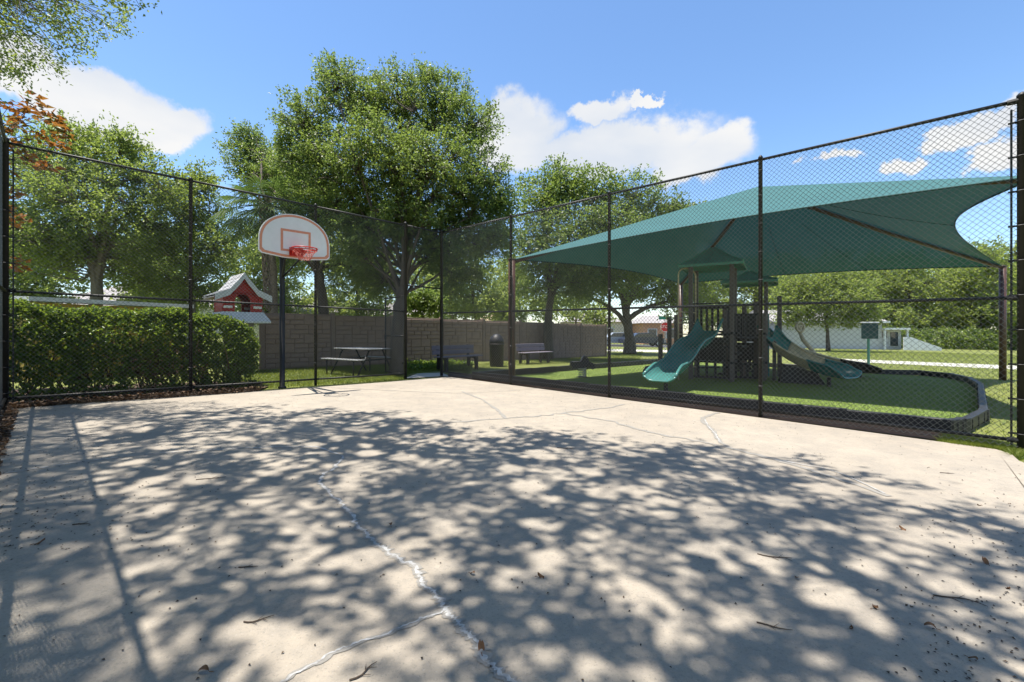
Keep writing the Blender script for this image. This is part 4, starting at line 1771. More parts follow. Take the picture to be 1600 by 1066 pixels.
# ------------------------------------------------------------------ sign, street signs, house, street
sg = P(1357, 577)
sign = thing('playground_sign', 'square dark green sign on a green post behind the turf border', 'sign', (sg.x, sg.y, gz(sg.x)))
szt, szb = At(1357, 505, sg.y).z, At(1357, 529.5, sg.y).z
sw_ = 24 * sg.y / F
MB().tube([(sg.x, sg.y, gz(sg.x) - .05), (sg.x, sg.y, szb + .1)], .05, 8).build('post', M_groof, sign, world=True)
MB().bbox((sg.x, sg.y - .07, (szt + szb) / 2), (sw_, .06, szt - szb), -.1, .01).build('sign_panel', mat('dark_green_sign', (.010, .045, .045), .4, .15), sign, world=True)
MB().bbox((sg.x, sg.y - .07, szt + .02), (sw_ + .06, .10, .05), -.1, .01).build('sign_cap', M_offw, sign, world=True)

stp = At(1039, 511, 36.0)
stg = gz(stp.x)
ss = thing('stop_sign', 'red stop sign with a green street name plate on its post', 'sign', (stp.x, stp.y, stg))
MB().tube([(stp.x, stp.y, stg - .05), (stp.x, stp.y, stp.z + .9)], .035, 6).build('post', M_steel, ss, world=True)


def octo(r, y, th, m, nm):
    mb = MB()
    mb.prism([(stp.x + r * math.cos(math.pi / 8 + k * math.pi / 4), y, stp.z + r * math.sin(math.pi / 8 + k * math.pi / 4)) for k in range(8)], (0, -th, 0))
    return mb.build(nm, m, ss, world=True)


octo(.40, stp.y - .05, .01, M_white, 'white_rim')
octo(.37, stp.y - .062, .01, mat('sign_red', (.45, .015, .02), .4, .05), 'red_face')
MB().box((stp.x, stp.y - .05, stp.z + .72), (1.0, .02, .26)).build('street_name_plate', mat('street_sign_green', (.01, .20, .13), .4, .05), ss, world=True)


def letter_mesh(txt, size, m):
    cu = bpy.data.curves.new('lettering', 'FONT')
    cu.body = txt
    cu.size = size
    cu.align_x = 'CENTER'
    cu.align_y = 'CENTER'
    cu.extrude = .003
    tmp = bpy.data.objects.new('lettering', cu)
    COL.objects.link(tmp)
    dg = bpy.context.evaluated_depsgraph_get()
    me = bpy.data.meshes.new_from_object(tmp.evaluated_get(dg))
    bpy.data.objects.remove(tmp)
    me.materials.clear()
    me.materials.append(m)
    return me


lo = link('lettering', letter_mesh('STOP', .30, M_white), ss)
lo.location = (0, -.078, stp.z - stg)
lo.rotation_euler = (math.radians(90), 0, 0)

# pale house on the right
hg = P(1300, 545)
HY = 52.0
def HX(px):
    return (px - 800) / F * HY
hgz = H + (YH - 545) / F * HY
house = thing('pale_house', 'pale grey house with a small porch beyond the right lawn', 'house', (HX(1300), HY, hgz))
M_hw = mat('pale_house_wall', (.52, .515, .51), .8, .05, 2)
M_hr = mat('grey_shingle_roof', (.30, .28, .27), .9, .2, 6, .4, 30)
zt = H + (YH - 503) / F * HY
mb = MB().box(((HX(1215) + HX(1378)) / 2, HY + 4, (hgz + zt) / 2 - .15), (HX(1378) - HX(1215), 8, zt - hgz + .3))
mb.build('wall', M_hw, house, world=True)
xa, xb = HX(1205), HX(1385)
ym = HY + 4
MB().prism([(xa, HY - .5, zt), (xa, HY + 8.5, zt), (xa, ym, zt + 1.5)], (xb - xa, 0, 0)).build('roof', M_hr, house, world=True)
MB().box(((xa + xb) / 2, HY - .52, zt - .03), (xb - xa, .06, .22)).build('fascia', M_white, house, world=True)
zp = H + (YH - 514) / F * HY
MB().box(((HX(1378) + HX(1416)) / 2, HY + 1.2, zp), (HX(1416) - HX(1376), 3.4, .22)).build('porch_roof', M_white, house, world=True)
MB().box(((HX(1378) + HX(1414)) / 2, HY + .6, (zp + hgz) / 2 - .1), (HX(1414) - HX(1378), .2, zp - hgz)).build('porch_wall', M_hw, house, world=True)
for x in (1379, 1414):
    MB().box((HX(x), HY - .3, (zp + hgz) / 2 - .1), (.18, .18, zp - hgz)).build('porch_column', M_white, house, world=True)
for (x0, x1, y0, y1) in ((1381, 1391, 518, 528), (1396, 1408, 519, 541)):
    za_, zb_ = H + (YH - y0) / F * HY, H + (YH - y1) / F * HY
    wn = MB().box(((HX(x0) + HX(x1)) / 2, HY + .48, (za_ + zb_) / 2), (HX(x1) - HX(x0) + .14, .06, za_ - zb_ + .14)).build('window', M_white, house, world=True)
    MB().box(((HX(x0) + HX(x1)) / 2, HY + .43, (za_ + zb_) / 2), (HX(x1) - HX(x0), .06, za_ - zb_)).build('pane', M_dglass, wn, world=True)
# white fence beside the house
wf = thing('white_panel_fence', 'white solid panel fence stepping down beside the pale house', 'fence', (HX(1412), HY - 1, H + (YH - 546) / F * HY))
for k in range(5):
    x0, x1 = 1412 + k * 12, 1412 + (k + 1) * 12
    tz0 = H + (YH - (527 + max(0, k - 1) * 4.2)) / F * (HY - 1)
    tz1 = H + (YH - (527 + max(0, k) * 4.2)) / F * (HY - 1)
    bz_ = H + (YH - 549) / F * (HY - 1)
    a, b = (x0 - 800) / F * (HY - 1), (x1 - 800) / F * (HY - 1)
    MB().prism([(a, HY - 1, bz_), (b - .03, HY - 1, bz_), (b - .03, HY - 1, tz1), (a, HY - 1, tz0)], (0, .08, 0)).build('panel', M_white, wf, world=True)

# houses and cars across the street
def far_house(label, px0, px1, pyb, pye, pyr, Y, wm, rm, hip=.25):
    def X(p): return (p - 800) / F * Y
    zb, ze, zr = (H + (YH - v) / F * Y for v in (pyb, pye, pyr))
    x0, x1 = X(px0), X(px1)
    r = thing('street_house', label, 'house', ((x0 + x1) / 2, Y, zb))
    MB().box(((x0 + x1) / 2, Y + 4, (zb + ze) / 2 - .2), (x1 - x0, 8, ze - zb + .4)).build('wall', wm, r, world=True)
    dx = (x1 - x0) * hip
    mb = MB()
    mb.add([(x0 - .4, Y - .5, ze), (x1 + .4, Y - .5, ze), (x1 + .4, Y + 8.5, ze), (x0 - .4, Y + 8.5, ze), (x0 + dx, Y + 4, zr), (x1 - dx, Y + 4, zr)],
           [(0, 1, 5, 4), (1, 2, 5), (2, 3, 4, 5), (3, 0, 4), (3, 2, 1, 0)])
    mb.build('roof', rm, r, world=True)
    n = max(2, int((x1 - x0) / 3))
    for k in range(n):
        x = x0 + (x1 - x0) * (k + .5) / n
        h = (ze - zb)
        w_ = MB().box((x, Y - .02, zb + h * .55), (1.2, .06, h * .42)).build('window', M_white, r, world=True)
        MB().box((x, Y - .06, zb + h * .55), (1.0, .05, h * .36)).build('pane', M_dglass, w_, world=True)
    return r


M_peach = mat('peach_stucco', (.62, .33, .20), .85, .06, 2)
M_cream = mat('cream_stucco', (.62, .56, .46), .85, .06, 2)
far_house('peach stucco house across the street behind the stop sign', 1005, 1062, 541, 505, 492, 58, M_peach, M_hr)
far_house('house with a low grey hip roof beyond the panel fence', 885, 975, 541, 503, 487, 62, M_cream, M_hr, .4)
far_house('cream house glimpsed between trees left of the gate', 555, 700, 540, 492, 470, 55, M_cream, M_hr, .3)
far_house('pale house glimpsed behind the palm and the red playhouse', 395, 540, 540, 488, 462, 52, M_white, M_hr, .3)
far_house('tan house glimpsed under the oak beside the brown post', 740, 800, 540, 505, 490, 60, M_cream, mat('tan_roof', (.42, .34, .24), .9, .2, 6), .3)
far_house('white house glimpsed through the left trees above the yellow shed', 60, 300, 540, 478, 440, 48, M_white, M_hr, .3)


def car(label, px, Y, col, L_=4.5):
    x = (px - 800) / F * Y
    r = thing('parked_car', label, 'car', (x, Y, gz(x)), .06)
    m = mat('car_paint_%d' % int(px), col, .25, .05, 3, spec=.7)
    prof = [(-.5, .35), (-.49, .75), (-.40, .88), (-.27, .92), (-.15, 1.38), (.18, 1.42), (.33, .95), (.46, .82), (.5, .6), (.5, .35)]
    MB().prism([(p * L_, -.85, z) for p, z in prof], (0, 1.7, 0)).build('body', m, r)
    for s in (-.862, .842):
        MB().prism([(-.25 * L_, s, .95), (-.145 * L_, s, 1.31), (.17 * L_, s, 1.34), (.29 * L_, s, .97)], (0, .02, 0)).build('side_window', M_dglass, r)
    for xx in (-.31, .31):
        for s in (-.84, .84):
            w_ = MB().tube([(xx * L_, s - .1, .33), (xx * L_, s + .1, .33)], .33, 16).build('wheel', M_dark, r)
            MB().tube([(xx * L_, s - .11, .33), (xx * L_, s + .11, .33)], .19, 12).build('rim', M_steel, w_)
    return r


car('dark blue car parked on the street right of the thick oak trunk', 1003, 47, (.02, .025, .05))
car('silver car parked on the street left of the thick oak trunk', 965, 49, (.35, .36, .38))
# ------------------------------------------------------------------ trees
def lob(px, py, Y, rx, ry, depth=None):
    """crown lobe by photo position and pixel radii at distance Y"""
    c = At(px, py, Y)
    a, b = rx * Y / F, ry * Y / F
    return (tuple(c), (a, depth or (a + b) / 2, b))


# 1 the big oak beyond the gate
b1 = P(620, 585)
tr = [b1 + Vector((0, 0, -.05)), At(621, 540, b1.y), At(623, 480, b1.y + .05), At(632, 440, b1.y + .3), At(640, 400, b1.y + .7)]
Yb = b1.y
Yb += 1.25
lobes = [lob(545, 160, Yb + .3, 55, 55), lob(520, 120, Yb + .2, 24, 28), lob(478, 200, Yb, 42, 50), lob(620, 175, Yb + .6, 62, 55), lob(690, 165, Yb + .3, 55, 50),
         lob(735, 205, Yb, 50, 50), lob(590, 250, Yb - .8, 80, 65), lob(680, 265, Yb - .9, 80, 65), lob(755, 290, Yb - .2, 52, 50), lob(520, 260, Yb - .3, 60, 55),
         lob(640, 320, Yb + .4, 95, 55), lob(560, 340, Yb - .2, 60, 45), lob(740, 340, Yb + .4, 60, 38), lob(470, 255, Yb + .3, 40, 40), lob(785, 325, Yb + .4, 30, 28), lob(620, 120, Yb + .4, 30, 20), lob(672, 122, Yb + .3, 28, 22), lob(575, 395, Yb + .9, 50, 30), lob(690, 395, Yb + .9, 55, 30), lob(640, 365, Yb + 1.2, 60, 30), lob(500, 335, Yb + .6, 42, 34), lob(770, 380, Yb + .9, 45, 28), lob(600, 440, Yb + 1.3, 45, 22), lob(715, 430, Yb + 1.3, 50, 24), lob(560, 385, Yb - .7, 48, 30), lob(685, 390, Yb - .6, 55, 30), lob(640, 345, Yb - 1, 60, 32), lob(755, 370, Yb - .3, 48, 30)]
make_tree('oak_tree', 'tall bushy oak rising behind the gate, biggest tree in view', 'tree', b1, tr, .19, lobes, 2700, 50, (.088, .050), G_oak, M_bark, 101, sig=.20, limb_r=.38, outer=.42, fork=.55)

# 2 the oak behind the panel wall, left of the big one
b2 = P(507, 571)
lobes = [lob(490, 330, b2.y + 1, 55, 45), lob(430, 290, b2.y + 3, 50, 45), lob(540, 360, b2.y, 60, 45), lob(400, 250, b2.y + 3, 50, 38), lob(560, 420, b2.y + .5, 55, 35), lob(385, 225, b2.y + 2.8, 26, 24), lob(460, 270, b2.y + 2, 50, 40), lob(500, 300, b2.y + 1, 50, 40), lob(450, 400, b2.y + 2, 40, 36)]
make_tree('oak_tree', 'oak with a dark leaning trunk behind the wall, right of the palm', 'tree', b2, [b2, At(505, 480, b2.y), At(498, 430, b2.y), At(488, 385, b2.y)], .20, lobes, 800, 48, (.105, .058), G_oak, M_bark, 102, sig=.26, fork=.6)

# 3 the crape myrtle group at the left
b3 = At(150, 530, 16.5); b3.z = gz(b3.x)
lobes = [lob(70, 260, 16, 80, 60), lob(150, 240, 16.5, 70, 40), lob(120, 320, 15.5, 95, 60), lob(210, 280, 16.5, 60, 45), lob(50, 370, 15.5, 65, 60), lob(230, 350, 16.5, 60, 45), lob(150, 400, 17, 90, 40), lob(110, 215, 16.4, 35, 20), lob(190, 225, 16.3, 32, 18), lob(255, 300, 16.2, 30, 30)]
make_tree('crape_myrtle_tree', 'broad spreading tree behind the hedge at the left', 'tree', b3, [b3, At(150, 470, 16.5), At(152, 430, 16.5), At(160, 400, 16.5)], .22, lobes, 900, 50, (.11, .062), G_oak2, M_barkg, 103, sig=.26, fork=.45, limb_r=.6)
b4 = At(300, 530, 18.0); b4.z = gz(b4.x)
lobes = [lob(300, 330, 18, 50, 50), lob(270, 400, 18, 55, 45), lob(330, 390, 18, 50, 50), lob(235, 440, 18.5, 45, 35), lob(300, 455, 18.5, 50, 35), lob(315, 290, 18.2, 30, 25)]
make_tree('leafy_tree', 'light green tree between the broad left tree and the palm', 'tree', b4, [b4, At(300, 470, 18), At(296, 430, 18), At(292, 400, 18)], .13, lobes, 520, 50, (.115, .065), G_oak2, M_barkg, 104, sig=.27, fork=.5)

# 4 the two oaks right of the corner
b5 = P(856, 561)
Y5 = b5.y
lobes = [lob(850, 320, Y5, 45, 45), lob(880, 290, Y5, 38, 35), lob(930, 310, Y5, 55, 38), lob(990, 310, Y5, 45, 35), lob(880, 370, Y5 - 1, 65, 50), lob(950, 370, Y5 - 1, 70, 45), lob(1020, 345, Y5 + .5, 55, 32), lob(830, 400, Y5 - .5, 40, 40), lob(900, 425, Y5, 70, 35), lob(1055, 325, Y5 + .5, 28, 16), lob(878, 268, Y5, 16, 16), lob(1070, 350, Y5 + .8, 40, 30), lob(840, 455, Y5 + .8, 40, 24), lob(950, 430, Y5 + .6, 70, 34), lob(1010, 400, Y5 + .6, 60, 36)]
make_tree('oak_tree', 'dense oak behind the wall, left of the shade canopy', 'tree', b5, [b5, At(856, 500, Y5), At(862, 460, Y5), At(872, 425, Y5)], .22, lobes, 1050, 46, (.15, .085), G_oak, M_bark, 105, sig=.36, fork=.55)
b6 = P(984, 553)
Y6 = b6.y
lobes = [lob(985, 420, Y6, 80, 50), lob(1040, 430, Y6, 60, 40), lob(930, 430, Y6, 55, 35), lob(1000, 380, Y6, 80, 40), lob(1060, 470, Y6 + 1, 50, 30), lob(900, 460, Y6 + 1, 40, 20), lob(1090, 440, Y6 + 2, 50, 40)]
make_tree('oak_tree', 'spreading oak with a thick dark trunk seen under the shade canopy', 'tree', b6, [b6, At(984, 530, Y6), At(980, 500, Y6), At(975, 470, Y6)], .34, lobes, 540, 44, (.22, .13), G_oak, M_bark, 106, sig=.5, fork=.5, limb_r=.6)

# 5 sapling by the gate and shrubs on the wall
b7 = P(660, 571)
lobes = [lob(660, 470, b7.y + 3, 30, 18), lob(645, 480, b7.y + 3, 20, 16), lob(675, 483, b7.y + 3, 20, 14)]
b7b = At(660, 520, b7.y + 3); b7b.z = gz(b7b.x)
make_tree('leafy_shrub', 'bright green leafy shrub above the wall in the gate opening', 'shrub', b7b, [b7b, At(660, 505, b7.y + 3), At(660, 490, b7.y + 3)], .05, lobes, 110, 30, (.14, .08), G_oak, M_bark, 107, sig=.2, fork=.5)
b8 = At(745, 520, 33); b8.z = gz(b8.x)
lobes = [lob(735, 440, 33, 55, 45), lob(770, 470, 33, 40, 28), lob(700, 470, 33, 40, 28), lob(720, 400, 33, 40, 40)]
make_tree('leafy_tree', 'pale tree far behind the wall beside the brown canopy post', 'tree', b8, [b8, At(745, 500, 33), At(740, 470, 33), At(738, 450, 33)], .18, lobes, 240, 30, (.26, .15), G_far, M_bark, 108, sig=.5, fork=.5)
b9 = At(900, 520, 36); b9.z = gz(b9.x)
lobes = [lob(900, 485, 36, 60, 18), lob(850, 480, 36, 30, 20), lob(940, 500, 36, 20, 18)]
make_tree('leafy_shrub', 'low pale shrubs behind the right half of the wall', 'shrub', b9, [b9, At(900, 505, 36), At(900, 495, 36)], .1, lobes, 120, 30, (.26, .15), G_far, M_bark, 109, sig=.4, fork=.5)

# 6 trees on the right
b10 = P(1294, 548.5)
Y10 = b10.y
lobes = [lob(1290, 465, Y10, 55, 36), lob(1245, 472, Y10, 38, 30), lob(1335, 476, Y10, 38, 26), lob(1300, 438, Y10, 45, 24), lob(1255, 445, Y10, 36, 22), lob(1335, 450, Y10, 34, 22), lob(1245, 497, Y10, 36, 14), lob(1335, 498, Y10, 40, 13), lob(1290, 496, Y10, 40, 12), lob(1365, 488, Y10, 24, 16)]
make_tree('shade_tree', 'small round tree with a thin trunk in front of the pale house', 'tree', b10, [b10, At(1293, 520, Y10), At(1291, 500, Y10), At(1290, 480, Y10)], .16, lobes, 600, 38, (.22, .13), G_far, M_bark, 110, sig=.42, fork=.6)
FYa = 66
b11 = At(1420, 535, FYa); b11.z = gz(b11.x)
lobes = [lob(1420, 470, FYa, 45, 40), lob(1400, 440, FYa, 40, 28), lob(1445, 445, FYa, 40, 30), lob(1425, 500, FYa - 1, 48, 30), lob(1420, 415, FYa, 28, 16), lob(1390, 490, FYa - 1, 30, 28), lob(1455, 490, FYa - 1, 30, 28)]
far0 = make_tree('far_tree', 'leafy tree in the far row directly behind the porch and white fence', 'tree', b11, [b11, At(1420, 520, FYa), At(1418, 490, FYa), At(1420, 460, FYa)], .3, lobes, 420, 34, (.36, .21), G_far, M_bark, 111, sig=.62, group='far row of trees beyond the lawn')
ro_ = [(1235, 56, 1.0, 1.05, 'far row tree left of the pale house, half under the canopy edge'), (1310, 60, 1.1, 1.15, 'far row tree rising behind the pale house'), (1368, 57, .95, .95, 'far row tree behind the right gable of the pale house'),
       (1478, 58, 1.05, 1.0, 'far row tree just left of the right brown canopy post'), (1530, 52, 1.05, 1.12, 'far row tree behind the right brown canopy post'), (1590, 55, 1.1, 1.2, 'far row tree at the right edge behind the fence end post'),
       (1500, 66, 1.2, 1.25, 'taller far row tree filling the gap behind the canopy post'), (1180, 62, 1.1, 1.1, 'far row tree seen through the play tower'), (1105, 66, 1.1, 1.0, 'far row tree behind the wave slide'), (1400, 68, 1.3, 1.3, 'taller far row tree behind the porch')]
for k, (px, Y, s, sz, lb) in enumerate(ro_):
    Y *= 66 / 54
    x = (px - 800) / F * Y
    copy_tree(far0, (x, Y, gz(x)), (s, s, sz), k * 1.7 + .6, lb)
for k, (px, Y, s, lb) in enumerate([(40, 40, .9, 'distant tree at the far left behind the yellow shed'), (230, 44, .9, 'distant tree behind the red playhouse'), (420, 48, .95, 'distant tree behind the palm trunk'), (560, 50, .9, 'distant tree behind the picnic table wall'), (690, 60, 1.0, 'distant tree over the gate opening'), (800, 62, .9, 'distant tree behind the left brown canopy post')]):
    x = (px - 800) / F * Y
    copy_tree(far0, (x, Y, gz(x)), (s, s, s), k * 2.1 + .3, lb, 'distant trees beyond the wall')

# 7 dark undergrowth along the foot of the far trees
ug = np.random.default_rng(31)
px_ = ug.uniform(1200, 1720, 1700); Yg = ug.uniform(58, 66, 1700)
C0 = np.stack([(px_ - 800) / F * Yg, Yg, gz((px_ - 800) / F * Yg) + ug.uniform(0, 2.6, 1700)], 1)
C, D, Nn = clump_leaves(ug, C0, .35, 16)
o = link('undergrowth', leaf_mesh('undergrowth', C, D, Nn, .34, .2, G_oak, ug))
tag(o, 'dark green undergrowth along the foot of the far trees', 'undergrowth', kind='stuff')

# 8 cabbage palm
pbse = At(428, 520, 15.1); pbse.z = gz(pbse.x)
palm = thing('cabbage_palm', 'fan palm with criss-cross trunk behind the backboard', 'palm tree', pbse)
ptop = At(414, 322, 15.1)
rp = np.random.default_rng(12)
MB().tube([pbse, At(428, 480, 15.1), At(426, 420, 15.1), ptop], [.13, .12, .13, .12], 12).build('trunk', M_palmb, palm, world=True, smooth=True)
bt = MB()
for k in range(150):
    t = k / 150
    z = lerp(At(428, 488, 15.1).z, ptop.z + .1, t)
    th = k * 2.39996
    c = pbse.lerp(ptop, (z - pbse.z) / (ptop.z - pbse.z)); c.z = z
    d = Vector((math.cos(th), math.sin(th), 0))
    s = Vector((-d.y, d.x, 0))
    a = c + d * .115
    l = rp.uniform(.22, .34)
    tipL = a + d * .06 + s * .08 + Vector((0, 0, l))
    tipR = a + d * .06 - s * .08 + Vector((0, 0, l))
    for q in (tipL, tipR):
        bt.tube([a, a.lerp(q, .5) + d * .03, q], [.027, .020, .012], 4)
bt.build('leaf_boots', M_palmb, palm, world=True)


def frond(az, elv, L_, seed):
    r = np.random.default_rng(seed)
    d = Vector((math.cos(az) * math.cos(elv), math.sin(az) * math.cos(elv), math.sin(elv)))
    s = Vector((-math.sin(az), math.cos(az), 0))
    mb = MB()
    pts = [ptop + d * L_ * t - Vector((0, 0, .28 * L_ * t * t)) for t in (0, .33, .66, 1)]
    mb.tube(pts, [.022, .018, .014, .012], 5)
    hub = pts[-1]
    dd = (pts[-1] - pts[-2]).normalized()
    n = dd.cross(s).normalized()
    R = r.uniform(.62, .85)
    for k in range(26):
        a = -1.9 + 3.8 * k / 25
        v = (dd * math.cos(a) + s * math.sin(a)).normalized()
        w = v.cross(n).normalized()
        l = R * (1 - .18 * abs(a) / 1.9) * r.uniform(.9, 1.1)
        drop = .22 * l + (.25 * l * r.random())
        m_ = hub + v * l * .55 + n * .02 - Vector((0, 0, drop * .25))
        e_ = hub + v * l - Vector((0, 0, drop))
        vs = [hub, m_ + w * .021, m_ - w * .021, m_ + n * -.02, e_]
        mb.add(vs, [(0, 1, 3), (0, 3, 2), (1, 4, 3), (3, 4, 2)])
    return mb


for k in range(34):
    az = k * 2.39996
    elv = 1.25 - 1.95 * (k / 33) ** .9
    frond(az, elv, rp.uniform(.75, 1.05), 200 + k).build('frond', G_palm, palm, world=True)

# 9 magnolia leaning in at the left edge
mb_ = At(-160, 500, 8.9); mb_.z = gz(mb_.x)
rm2 = np.random.default_rng(55)
mag = thing('magnolia_tree', 'magnolia branch with rusty brown leaves at the left edge', 'tree', mb_)
mm = MB()
tipm = [(55, 160), (30, 190), (85, 185), (20, 225), (60, 215), (90, 225), (45, 250), (75, 260), (15, 165), (5, 200), (95, 205), (20, 300), (25, 345), (28, 412), (5, 265), (70, 180), (40, 175), (8, 330)]
trk = [mb_, At(-150, 380, 8.9), At(-140, 250, 9.0), At(-120, 120, 9.0)]
mm.tube(trk, [.14, .12, .10, .06], 8)
mm.build('trunk', M_barkg, mag, world=True, smooth=True)
mbr = MB()
Cm, Dm = [], []
for (px, py) in tipm:
    e = At(px, py, 8.9 + rm2.normal() * .15)
    s = trk[2].lerp(trk[1], rm2.uniform(0, .5))
    pts = wob(rm2, s, e, 6, .05, .04)
    mbr.tube(pts, [.02, .017, .014, .011, .009, .007, .004], 5, cap=False)
    for q in range(24):
        th = rm2.uniform(0, 2 * math.pi)
        dv = np.array([math.cos(th), math.sin(th), rm2.uniform(-.5, .6)])
        Dm.append(dv)
        Cm.append(np.array(e) + dv * .075 + rm2.normal(size=3) * .075)
mbr.build('branches', M_barkg, mag, world=True)
Cm, Dm = np.array(Cm), np.array(Dm)
link('leaves', leaf_mesh('magnolia_leaves', Cm - np.array(mb_), Dm, rand_unit(rm2, len(Cm)) + np.array([0, -.3, .5]), .185, .075, G_mag, rm2, .2), mag)

# 10 the oaks that stand outside the near corner and shade the court
SH = np.array([-SUN_TO.x / SUN_TO.z, -SUN_TO.y / SUN_TO.z])      # shadow shift per metre of height
rs3 = np.random.default_rng(77)
edge = [(-14, 7.6), (-6.5, 7.0), (-4.7, 7.1), (-2.5, 7.2), (-1.4, 6.5), (-.3, 6.0), (.9, 5.75), (1.95, 5.5), (2.5, 4.7), (3.4, 4.1), (3.9, 3.5), (5.5, 2.4), (7.5, 1.0)]
ex, ey = np.array([e[0] for e in edge]), np.array([e[1] for e in edge])


def shade_points(n, x0, x1):
    out = []
    while len(out) < n:
        x, y = rs3.uniform(x0, x1), rs3.uniform(-4.5, 7.6)
        ym = np.interp(x, ex, ey) + .25 * math.sin(x * 2.7) + .2 * math.sin(x * 6.1 + 1)
        if y > ym:
            continue
        # thin spots where the sun falls through
        v = math.sin(x * 1.35 + 1.0) * math.sin(y * 1.5 + x * .5 + .4) + .55 * math.sin(x * 3.3 - y * 2.4 + 2.) + .35 * math.sin(x * 5.2 + y * 5.9)
        h = rs3.uniform(7.2, 10.5)
        lx, ly = x - SH[0] * h, y - SH[1] * h
        # keep the crown above the picture's upper edge here
        need = 1.3 + .75 * max(ly, 0) + .55
        if h < need and abs(lx) < 1.16 * ly:
            h = need + rs3.uniform(0, 1.5)
            lx, ly = x - SH[0] * h, y - SH[1] * h
        out.append((lx, ly, h + gz(lx)))
    return np.array(out)


def over_tree(label, base, tops, clumps, seed, extra_vis=None, per=40, leaf=(.115, .066)):
    r = np.random.default_rng(seed)
    base = Vector(base)
    root = thing('overhanging_oak', label, 'tree', base)
    tm = MB()
    tm.tube([base - Vector((0, 0, .1)), base + Vector((.05, .1, 1.6)), base + Vector((.2, .25, 3.4)), Vector(tops[0])], [.42, .32, .28, .2], 12)
    tm.build('trunk', M_barkg, root, world=True, smooth=True)
    bm = MB()
    limbs = []
    fk = np.array(base + Vector((.2, .25, 3.4)))
    for t in tops:
        pts = wob(r, fk, np.array(t), 9, .09, .05)
        bm.tube(pts, [.055 * (1 - .85 * i / 9) + .006 for i in range(10)], 6, cap=False)
        limbs.extend(pts[2:])
    limbs = np.array(limbs)
    Cc = clumps if extra_vis is None else np.concatenate([clumps, extra_vis])
    for c in Cc:
        d = np.linalg.norm(limbs - c, axis=1)
        s = limbs[int(np.argmin(d))]
        pts = wob(r, s, c, 4, .08, .05)
        w = .0035 * (1 + np.linalg.norm(c - s))
        bm.tube(pts, [w, w * .8, w * .6, w * .45, w * .25], 3, cap=False)
    bm.build('branches', M_barkg, root, world=True, smooth=True)
    C, D, Nn = clump_leaves(r, clumps, .22, per, .9, .6, 7)
    k = open_gaps(C)
    link('crown', leaf_mesh('crown_leaves', (C - np.array(base))[k], D[k], Nn[k], leaf[0], leaf[1], G_oak, r), root)
    if extra_vis is not None:
        C, D, Nn = clump_leaves(r, extra_vis, .15, 26, .6, .8, 4)
        link('low_spray', leaf_mesh('low_spray_leaves', C - np.array(base), D, Nn, .058, .027, G_oak2, r), root)
    return root


# gaps in the crowns: clusters of small openings, cut to drop light spots on the slab
gaps = []
while len(gaps) < 2500:
    x, y = rs3.uniform(-9, 6.5), rs3.uniform(-1, 7.6)
    v = math.sin(x * 1.1 + 1.0) * math.sin(y * 1.25 + x * .45 + .4) + .5 * math.sin(x * 2.3 - y * 1.7 + 2.)
    if rs3.random() > .55 + .35 * max(0, v + .2):
        continue
    gaps.append((x, y, min(.15, .036 * math.exp(abs(rs3.normal(0, .58))))))
gaps = np.array(gaps)


def open_gaps(C):
    h = C[:, 2]
    gx, gy = C[:, 0] + SH[0] * h, C[:, 1] + SH[1] * h
    keep = np.ones(len(C), bool)
    for (x, y, r) in gaps:
        keep &= (gx - x) ** 2 + (gy - y) ** 2 > r * r
    return keep


pts = shade_points(5000, -13, 7.5)
left = pts[pts[:, 0] < -1.6]
right = pts[pts[:, 0] >= -1.6]
vis = []
for _ in range(210):
    # sprays hanging into the upper left of the picture
    px = abs(rs3.normal(0, 120)) - 40
    lim = 138 - px * .42
    if px > 232 or lim < 5:
        continue
    py = rs3.uniform(-30, lim)
    vis.append(tuple(At(px, py, rs3.uniform(6.0, 7.6))))
vis = np.array(vis)
lt_ = [(-9.0, 4.5, 7.5), (-6.5, 4.0, 8.6), (-4.6, 5.4, 9.0), (-4.5, 2.0, 9.0), (-8.2, 6.4, 6.6), (-2.8, 3.4, 9.4), (-11, 1.5, 8.5), (-6.5, -1.5, 8.8), (-3.0, .2, 9.4), (-11.5, 5.5, 8.2)]
over_tree('oak with branches hanging into the upper left corner over the court', (-10.2, 1.6, gz(-10.2)), lt_, left, 301, vis)
rt_ = [(1.5, 2.5, 8.8), (-.6, 4.0, 9.2), (.8, 4.9, 9.0), (2.4, .8, 8.6), (3.5, 1.2, 8.6), (0, .5, 8.8), (5.2, -.6, 8.4), (1, -2.2, 8.8), (3.5, -3.0, 8.6)]
over_tree('oak behind the near corner shading the front of the court', (3.2, -4.2, gz(3.2)), rt_, right, 302)

# ------------------------------------------------------------------ litter on the slab
lr_ = np.random.default_rng(91)
# dry leaves swept against the back fence
base_pts = []
for _ in range(900):
    q = UV(LEFT_E, abs(lr_.normal(0, 3)), .15 - abs(lr_.normal(-.02, .10)))
    base_pts.append((q.x, q.y, q.z + abs(lr_.normal(0, .012))))
for _ in range(2600):
    px = lr_.uniform(-20, 410)
    ye = np.interp(px, [18, 95, 270, 390, 410], [638.5, 632, 620, 612, 609])
    py = ye - abs(lr_.normal(0, 7)) + 1.5
    q = P(px, min(py, ye + 3))
    base_pts.append((q.x, q.y, q.z + abs(lr_.normal(0, .018))))
C = np.array(base_pts)
Dl = rand_unit(lr_, len(C)); Dl[:, 2] *= .35
Nl = rand_unit(lr_, len(C)) * .55 + np.array([0, 0, 1])
o = link('leaf_litter', leaf_mesh('leaf_litter', C + np.array([0, 0, .012]), Dl, Nl, .07, .036, G_dead, lr_, .2))
tag(o, 'band of dry brown leaves swept against the back fence below the hedge', 'leaf litter', kind='stuff')
